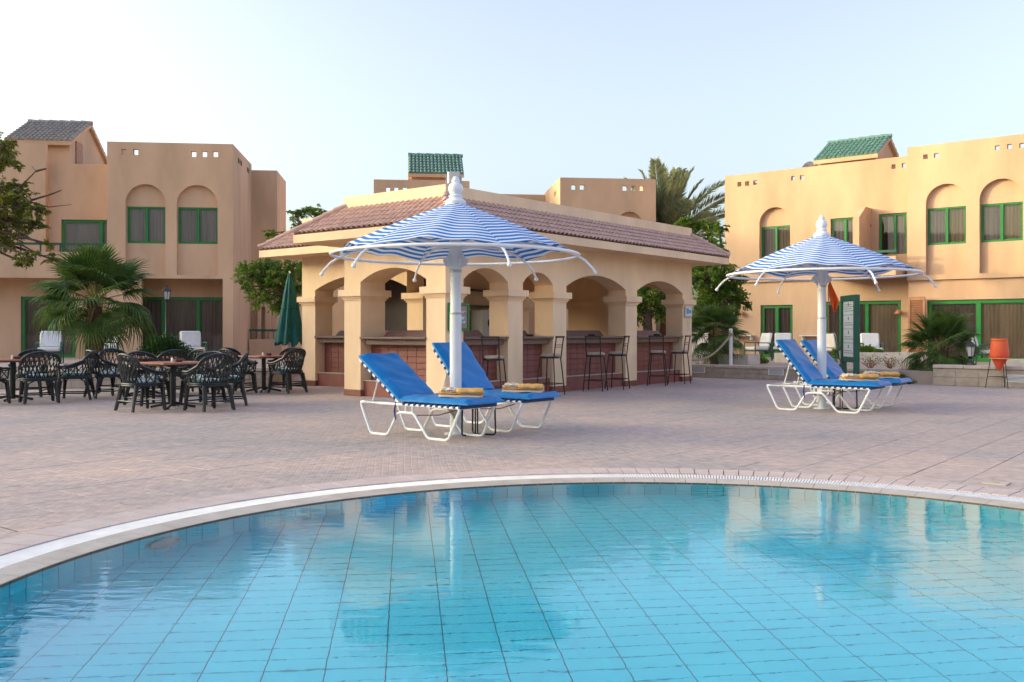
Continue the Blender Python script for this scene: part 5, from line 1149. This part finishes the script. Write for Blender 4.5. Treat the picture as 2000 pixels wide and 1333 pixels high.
def tree(name, label, base, trunk_top, clumps, nleaf, size, m='leaf', tr=.13, group=None, twigs=2, feather=True, lean=None):
    """clumps: (dx,dy,z, r) in metres round the trunk base"""
    t = thing(name, label, 'tree', (base[0], base[1], base[2]), 0, group); q = MB()
    top = Vector((lean[0], lean[1], trunk_top) if lean else (0, 0, trunk_top))
    q.tube([(0, 0, -.05), (top.x * .4 + .03, top.y * .4, trunk_top * .45), tuple(top)], [tr * 1.2, tr, tr * .8], 10); tk = q.build('trunk', 'bark', t, smooth='auto')
    P = []; D = []; q = MB()
    tot = sum(c[3] ** 2 for c in clumps)
    for cx, cy, cz, r in clumps:
        c = Vector((cx, cy, cz)); mid = top.lerp(c, .5) + Vector((random.uniform(-.15, .15), random.uniform(-.15, .15), .12)); q.tube([tuple(top - Vector((0, 0, .1))), tuple(mid), tuple(c)], [tr * .5, tr * .32, tr * .12], 6)
        nsp = max(5, int(nleaf * r * r / tot / 34))
        for k in range(nsp):                          # sprays: a twig with leaflets along it
            v = rng.normal(size=3); v /= np.linalg.norm(v); v[2] *= .62
            o = np.array(c) + v * r * rng.uniform(.25, .8); dr = v + rng.normal(size=3) * .35 + np.array([0, 0, -.1]); dr /= np.linalg.norm(dr)
            L = r * rng.uniform(.35, .65); nn = 34
            tt = rng.uniform(0, 1, nn); pp = o + dr * L * tt[:, None] + np.array([0, 0, -1]) * (L * .35 * tt ** 2)[:, None]
            P.append(pp + rng.normal(size=(nn, 3)) * .03 * r); dd = rng.normal(size=(nn, 3)); dd[:, 2] *= .45; D.append(dd + dr * .6)
            if k % 4 == 0: e_ = o + dr * L * .8; q.tube([tuple(c), tuple((np.array(c) + o) / 2 + rng.normal(size=3) * .03), tuple(o), tuple(e_)], [tr * .12, tr * .09, tr * .06, .004], 4)
    q.build('limbs', 'bark', t, smooth='auto')
    link('crown', leaves_mesh('crown', np.concatenate(P), np.concatenate(D), size, m), t); return t
def clump_px(base, items):                            # (px, py, depth offset, radius px) -> local clumps
    out = []
    for px, py, dz, rp in items:
        Z = base[1] + dz; out.append(((px - 1000) / FPX * Z - base[0], dz, Hh(py, Z) - base[2], rp / FPX * Z))
    return out
# overhanging tree at the left edge
b_ = (-10.6, 16.3, 0)
tree('flame_tree', 'feathery tree reaching in over the cafe tables before the shaded hotel', b_, 3.2, clump_px(b_, [(-30, 300, .5, 55), (8, 285, 0, 26), (15, 318, .3, 26), (30, 395, 0, 40), (10, 430, .5, 45), (62, 408, -.2, 26), (72, 440, .2, 22), (20, 470, 0, 26), (55, 500, -.3, 20), (38, 510, 0, 16), (98, 505, .2, 15), (-40, 420, 0, 60), (-70, 360, .4, 70), (100, 478, -.2, 12), (28, 362, .1, 24)]), 24000, .06, 'leaf_olive', .13, lean=(-.1, 0, 0))
q = MB()
for a in ([(0, 470), (45, 480), (80, 500), (120, 498)], [(10, 400), (60, 395), (95, 405), (140, 400)], [(20, 380), (45, 360), (70, 335), (62, 325)], [(70, 335), (90, 330)], [(60, 392), (100, 380), (120, 372)], [(0, 430), (40, 455), (75, 475), (110, 480)]):
    pts = [((px - 1000) / FPX * 16.2 - b_[0], -.1, Hh(py, 16.2)) for px, py in a]; q.tube(pts, [.022, .016, .01, .004][:len(pts)], 5)
o_ = [o for o in col.objects if o.name.startswith('flame_tree')][0]; q.build('bare_twigs', 'bark', o_)
# tree behind the bar wing
b_ = (-5.9, 25.2, .0)
tree('feathery_tree', 'bright green feathery tree between the shaded hotel and the bar wing', b_, 2.2, clump_px(b_, [(490, 540, 0, 32), (520, 520, .3, 30), (545, 545, 0, 36), (570, 520, .2, 34), (510, 580, -.2, 28), (555, 580, .2, 30), (480, 560, .2, 16), (590, 560, .6, 36), (620, 540, .8, 36), (545, 600, .3, 20), (480, 525, .2, 20)]), 26000, .062, 'leaf', .10)
b_ = (-6.2, 30.0, .0)
tree('feathery_tree', 'slender tree whose sparse crown shows above the bar wing roof', b_, 4.2, clump_px(b_, [(575, 418, 0, 16), (597, 412, .3, 17), (622, 412, 0, 18), (590, 440, .2, 20), (640, 418, .2, 13), (530, 455, 0, 14), (555, 460, 0, 14), (612, 445, .3, 22)]), 6000, .075, 'leaf', .09)
# tree to the right of the bar and the ones seen through the arches
b_ = (6.15, 27.6, .29)
tree('shade_tree', 'leafy tree with dark trunk standing between the bar and the sunlit hotel', b_, 1.9, clump_px(b_, [(1375, 545, 0, 36), (1395, 575, .2, 38), (1425, 570, 0, 30), (1445, 592, .2, 20), (1375, 600, .2, 28), (1360, 520, .4, 30), (1400, 530, .3, 36), (1435, 545, .2, 24), (1385, 470, .6, 22), (1405, 445, .4, 18), (1375, 440, .8, 22), (1340, 435, .9, 20), (1400, 490, .2, 24), (1430, 612, 0, 14)]), 26000, .08, 'leaf', .16)
b_ = (4.35, 30.5, .0)
tree('shade_tree', 'leafy tree with reddish trunk seen through the outermost bar arch', b_, 2.2, clump_px(b_, [(1270, 585, 0, 32), (1250, 600, .2, 26), (1292, 605, .1, 28), (1265, 565, 0, 26), (1300, 580, 0, 22), (1245, 625, 0, 16)]), 10000, .08, 'leaf', .16)
b_ = (2.35, 29.5, .0)
tree('shade_tree', 'light green tree seen through the widest bar arch', b_, 2.0, clump_px(b_, [(1140, 595, 0, 18), (1150, 610, .2, 16), (1130, 580, .2, 18), (1155, 590, .1, 14), (1138, 620, .1, 12)]), 5000, .08, 'leaf', .07)
# rounded bush
def bush(name, label, p, rx, rz, n, size, m='leaf_bush'):
    t = thing(name, label, 'bush', (p[0], p[1], p[2]), 0); v = rng.normal(size=(n, 3)); v /= np.linalg.norm(v, axis=1)[:, None]; v[:, 2] = np.abs(v[:, 2])
    lump = 1 + .12 * np.sin(v[:, 0] * 7) * np.cos(v[:, 1] * 6) + .08 * np.sin(v[:, 2] * 11 + v[:, 0] * 5); rr = rng.uniform(.72, 1.03, n) * lump
    pts = v * rr[:, None] * np.array([rx, rx, rz]); link('foliage', leaves_mesh('foliage', pts, v + rng.normal(size=(n, 3)) * .5 + np.array([0, 0, .3]), size, m), t)
    q = MB()
    for k in range(7):
        a = k * .9; q.tube([(0, 0, 0), (rx * .5 * math.cos(a), rx * .5 * math.sin(a), rz * .55), (rx * .75 * math.cos(a), rx * .75 * math.sin(a), rz * .8)], [.02, .014, .006], 5)
    q.build('stems', 'bark', t); return t
p = at_depth(322, 23.4); bush('rounded_bush', 'dense dark green rounded bush under the lantern post', (p[0], p[1], .35), .66, .78, 9000, .06)
for px, Z, z, n, s_, lab in ((1690, 27.3, .55, 700, .34, 'low green ground plants in the planter behind the information board'), (1470, 27.6, .3, 500, .3, 'low grassy plant beside the lounge chair near the bar'), (1655, 27.3, .55, 500, .3, 'low green plants at the post side of the long planter'), (1755, 22.2, 0, 500, .26, 'low grassy tuft between the two stretches of stone wall')):
    p = at_depth(px, Z); bush('ground_plant', lab, (p[0], p[1], z), s_ * 1.3, s_ * .6, n, .12, 'leaf')
for px, Z, z, lab in ((1700, 23.0, .29, 'dry reddish twiggy plant behind the low wall by the towels'), (1738, 23.0, .29, 'small reddish twiggy plant beside the fan palm')):
    p = at_depth(px, Z); t = thing('twiggy_plant', lab, 'plant', (p[0], p[1], z), 0); q = MB()
    for k in range(26):
        a = random.uniform(0, 6.28); r_ = random.uniform(.08, .32); h_ = random.uniform(.15, .34); q.tube([(0, 0, 0), (r_ * .5 * math.cos(a), r_ * .5 * math.sin(a), h_ * .6), (r_ * math.cos(a), r_ * math.sin(a), h_)], [.006, .004, .002], 4)
    q.build('stems', 'walllamp', t); v = rng.normal(size=(160, 3)) * np.array([.16, .16, .07]) + np.array([0, 0, .22]); link('leaves', leaves_mesh('leaves', v, rng.normal(size=(160, 3)), .05, 'leaf_olive'), t)
# fan palms
def fan_mesh(seed, R_=.62, pet=.55, N=34, span=200, droop=.22, bendd=.25):
    rr = random.Random(seed); b = MB(); vs = []; fs = []
    for k in range(N):
        a0 = R(-span / 2 + span * k / N); a1 = R(-span / 2 + span * (k + 1) / N); am = (a0 + a1) / 2; L = R_ * (1 - .28 * (abs(am) / R(span / 2)) ** 2) * rr.uniform(.92, 1.06); s = len(vs)
        def P(rad, a, lift, dz=0):
            x = pet + rad * math.cos(a); y = rad * math.sin(a); z = lift - bendd * (rad / R_) ** 2 * R_ * .55 - dz + .10 * abs(math.sin(a)) * rad; return (x, y, z)
        fd = .014; tipd = droop * rr.uniform(.5, 1.5) * R_
        vs += [P(.02, am, 0), P(L * .5, a0, 0), P(L * .5, am, fd), P(L * .5, a1, 0), P(L * .78, am - (a1 - a0) * .26, 0, tipd * .25), P(L * .78, am, fd * .5, tipd * .25), P(L * .78, am + (a1 - a0) * .26, 0, tipd * .25), P(L, am + rr.uniform(-.03, .03), 0, tipd)]
        fs += [(s, s + 1, s + 2), (s, s + 2, s + 3), (s + 1, s + 4, s + 5, s + 2), (s + 2, s + 5, s + 6, s + 3), (s + 4, s + 7, s + 5), (s + 5, s + 7, s + 6)]
    b.add(vs, fs); return b.mesh('frond', 'frond')
def petiole_mesh(pet=.55):
    b = MB(); b.tube([(0, 0, 0), (pet * .5, 0, .02), (pet + .03, 0, 0)], [.016, .011, .008], 5); return b.mesh('petiole', 'petiole')
fans = [fan_mesh(k, droop=(.12, .22, .35)[k % 3], bendd=(.1, .3, .55)[k % 3]) for k in range(6)]; petm = petiole_mesh()
def fan_palm(label, p, trunk_h, tr, n, sc_, lo=-50, hi=85, group='fan palms', skirt=True, seed=1):
    rr = random.Random(seed); t = thing('fan_palm', label, 'palm', (p[0], p[1], p[2]), 0, group)
    q = MB(); k = 9; q.tube([(rr.uniform(-.01, .01), 0, trunk_h * i / k - .03) for i in range(k + 1)], [tr * (1.15 + .12 * (i % 2) - .02 * i) for i in range(k + 1)], 12); tk = q.build('trunk', 'palmbark', t, smooth='auto')
    q = MB()
    for i in range(26):                               # old leaf bases
        a = rr.uniform(0, 6.28); z = trunk_h * rr.uniform(.35, 1.0); q.tube([(tr * .9 * math.cos(a), tr * .9 * math.sin(a), z), (tr * 1.5 * math.cos(a), tr * 1.5 * math.sin(a), z + .12), (tr * 1.7 * math.cos(a), tr * 1.7 * math.sin(a), z + .2)], [.03, .022, .008], 5)
    q.build('leaf_bases', 'palmbark', tk, smooth='auto')
    for i in range(n):
        az = i * 2.39996 + rr.uniform(-.25, .25); f = (i + .5) / n; el = R(lo + (hi - lo) * (1 - f) ** .68 + rr.uniform(-8, 8)); s = sc_ * rr.uniform(.85, 1.1) * (1.0 if el < R(60) else .9)
        m = Matrix.Translation((0, 0, trunk_h - .06 + .10 * (1 - f))) @ Matrix.Rotation(az, 4, 'Z') @ Matrix.Rotation(-el, 4, 'Y') @ Matrix.Rotation(rr.uniform(-.5, .5), 4, 'X') @ Matrix.Scale(s, 4)
        me_ = fans[(0 if el > R(45) else 1 if el > R(0) else 2) + 3 * (i % 2)]
        o = bpy.data.objects.new('frond', me_); col.objects.link(o); o.parent = t; o.matrix_local = m
        o2 = bpy.data.objects.new('petiole', petm); col.objects.link(o2); o2.parent = o
    return t
p = at_depth(186, 21.3); fan_palm('big fan palm with brown trunk behind the rattan chairs', (p[0], p[1], .0), Hh(590, 21.3), .15, 46, 1.26, lo=-50, hi=90, seed=3)
p = at_depth(1838, 22.6); fan_palm('bushy fan palm growing beside the planter wall and orange jar', (p[0], p[1], 0), Hh(686, 22.6), .11, 46, .95, lo=-48, hi=88, seed=5)
p = at_depth(1395, 26.6); fan_palm('fan palm in the planter right beside the bar', (p[0], p[1], .29), .85, .10, 30, .92, lo=-50, hi=80, seed=8)
p = at_depth(925, 33); fan_palm('fan palm seen through the bar arch next to the lantern post', (p[0], p[1], 0), 1.3, .12, 22, 1.1, lo=-40, hi=80, seed=9)
# date palm
def date_frond(seed, L=2.9, N=84, curve=.9):
    rr = random.Random(seed); b = MB(); pts = []
    for k in range(17): u = k / 16; pts.append(Vector((L * (u - .10 * curve * u ** 3), 0, -curve * L * .28 * u ** 2.4)))
    b.tube(pts, [.035 * (1 - .85 * k / 16) for k in range(17)], 5)
    def at(u): x = u * 16; i = min(15, int(x)); return pts[i].lerp(pts[i + 1], x - i), (pts[i + 1] - pts[i]).normalized()
    for k in range(N):
        u = .14 + .86 * k / N; c, d = at(u); ln = .52 * math.sin(math.pi * (.18 + .74 * u)) ** .7 * rr.uniform(.85, 1.1)
        for s in (-1, 1):
            side_ = Vector((0, s, 0)); dr = (d * .75 + side_ * .75 + Vector((0, 0, rr.uniform(.0, .45)))).normalized(); tip = c + dr * ln - Vector((0, 0, .05)); mid = c + dr * ln * .45; wv = dr.cross(Vector((0, 0, 1))).normalized() * .026
            b.add([c, mid + wv, tip, mid - wv], [(0, 1, 2, 3)])
    return b.mesh('frond', 'frond_date')
dfm = [date_frond(k, curve=(.35, .8, 1.25)[k % 3]) for k in range(6)]
DZ = 40.0; p = at_depth(1299, DZ); hc = Hh(478, DZ)
dp = thing('date_palm', 'tall date palm with arching grey-green fronds behind the bar roof', 'palm', (p[0], p[1], 0), 0)
q = MB(); q.tube([(0, 0, hc * i / 12) for i in range(13)], [.2 + .025 * (i % 2) for i in range(13)], 12); q.build('trunk', 'palmbark', dp, smooth='auto')
for i in range(38):
    az = i * 2.39996 + random.uniform(-.2, .2); f = (i + .5) / 38; el = R(4 + 82 * (1 - f) ** .75 + random.uniform(-5, 5)); k = 0 if el > R(60) else 1 if el > R(25) else 2
    m = Matrix.Translation((0, 0, hc)) @ Matrix.Rotation(az, 4, 'Z') @ Matrix.Rotation(-el, 4, 'Y') @ Matrix.Rotation(random.uniform(-.9, .9), 4, 'X') @ Matrix.Scale(random.uniform(1.08, 1.28), 4)
    o = bpy.data.objects.new('frond', dfm[k + 3 * (i % 2)]); col.objects.link(o); o.parent = dp; o.matrix_local = m

# small dishes on the sunlit hotel roof
for k, (px, lab) in enumerate(((1549, 'small grey satellite dish on the sunlit hotel roof, outermost of two'), (1563, 'small grey satellite dish on the sunlit hotel roof, nearer the green roof house'))):
    pos = RL_.p + RL_.t(px) * RL_.d + e1 * 1.5; t = thing('satellite_dish', lab, 'dish', (pos[0], pos[1], zt1 - 1.0), R(200 + 40 * k), 'rooftop dishes')
    q = MB(); q.tube([(0, 0, 0), (0, 0, 1.12)], .025, 8); q.build('mast', 'grey', t); q = MB(); q.lathe([(0, 0), (.12, .012), (.22, .045), (.29, .09), (.295, .085), (.22, .035), (0, -.01)], 18, Matrix.Translation((0, 0, 1.15)) @ Matrix.Rotation(R(62), 4, 'X'), cap=False); q.build('reflector', 'grey', t, smooth='auto')
    q = MB(); q.tube([(0, -.05, 1.02), (0, -.3, 1.22)], .01, 6); q.build('feed_arm', 'grey', t)
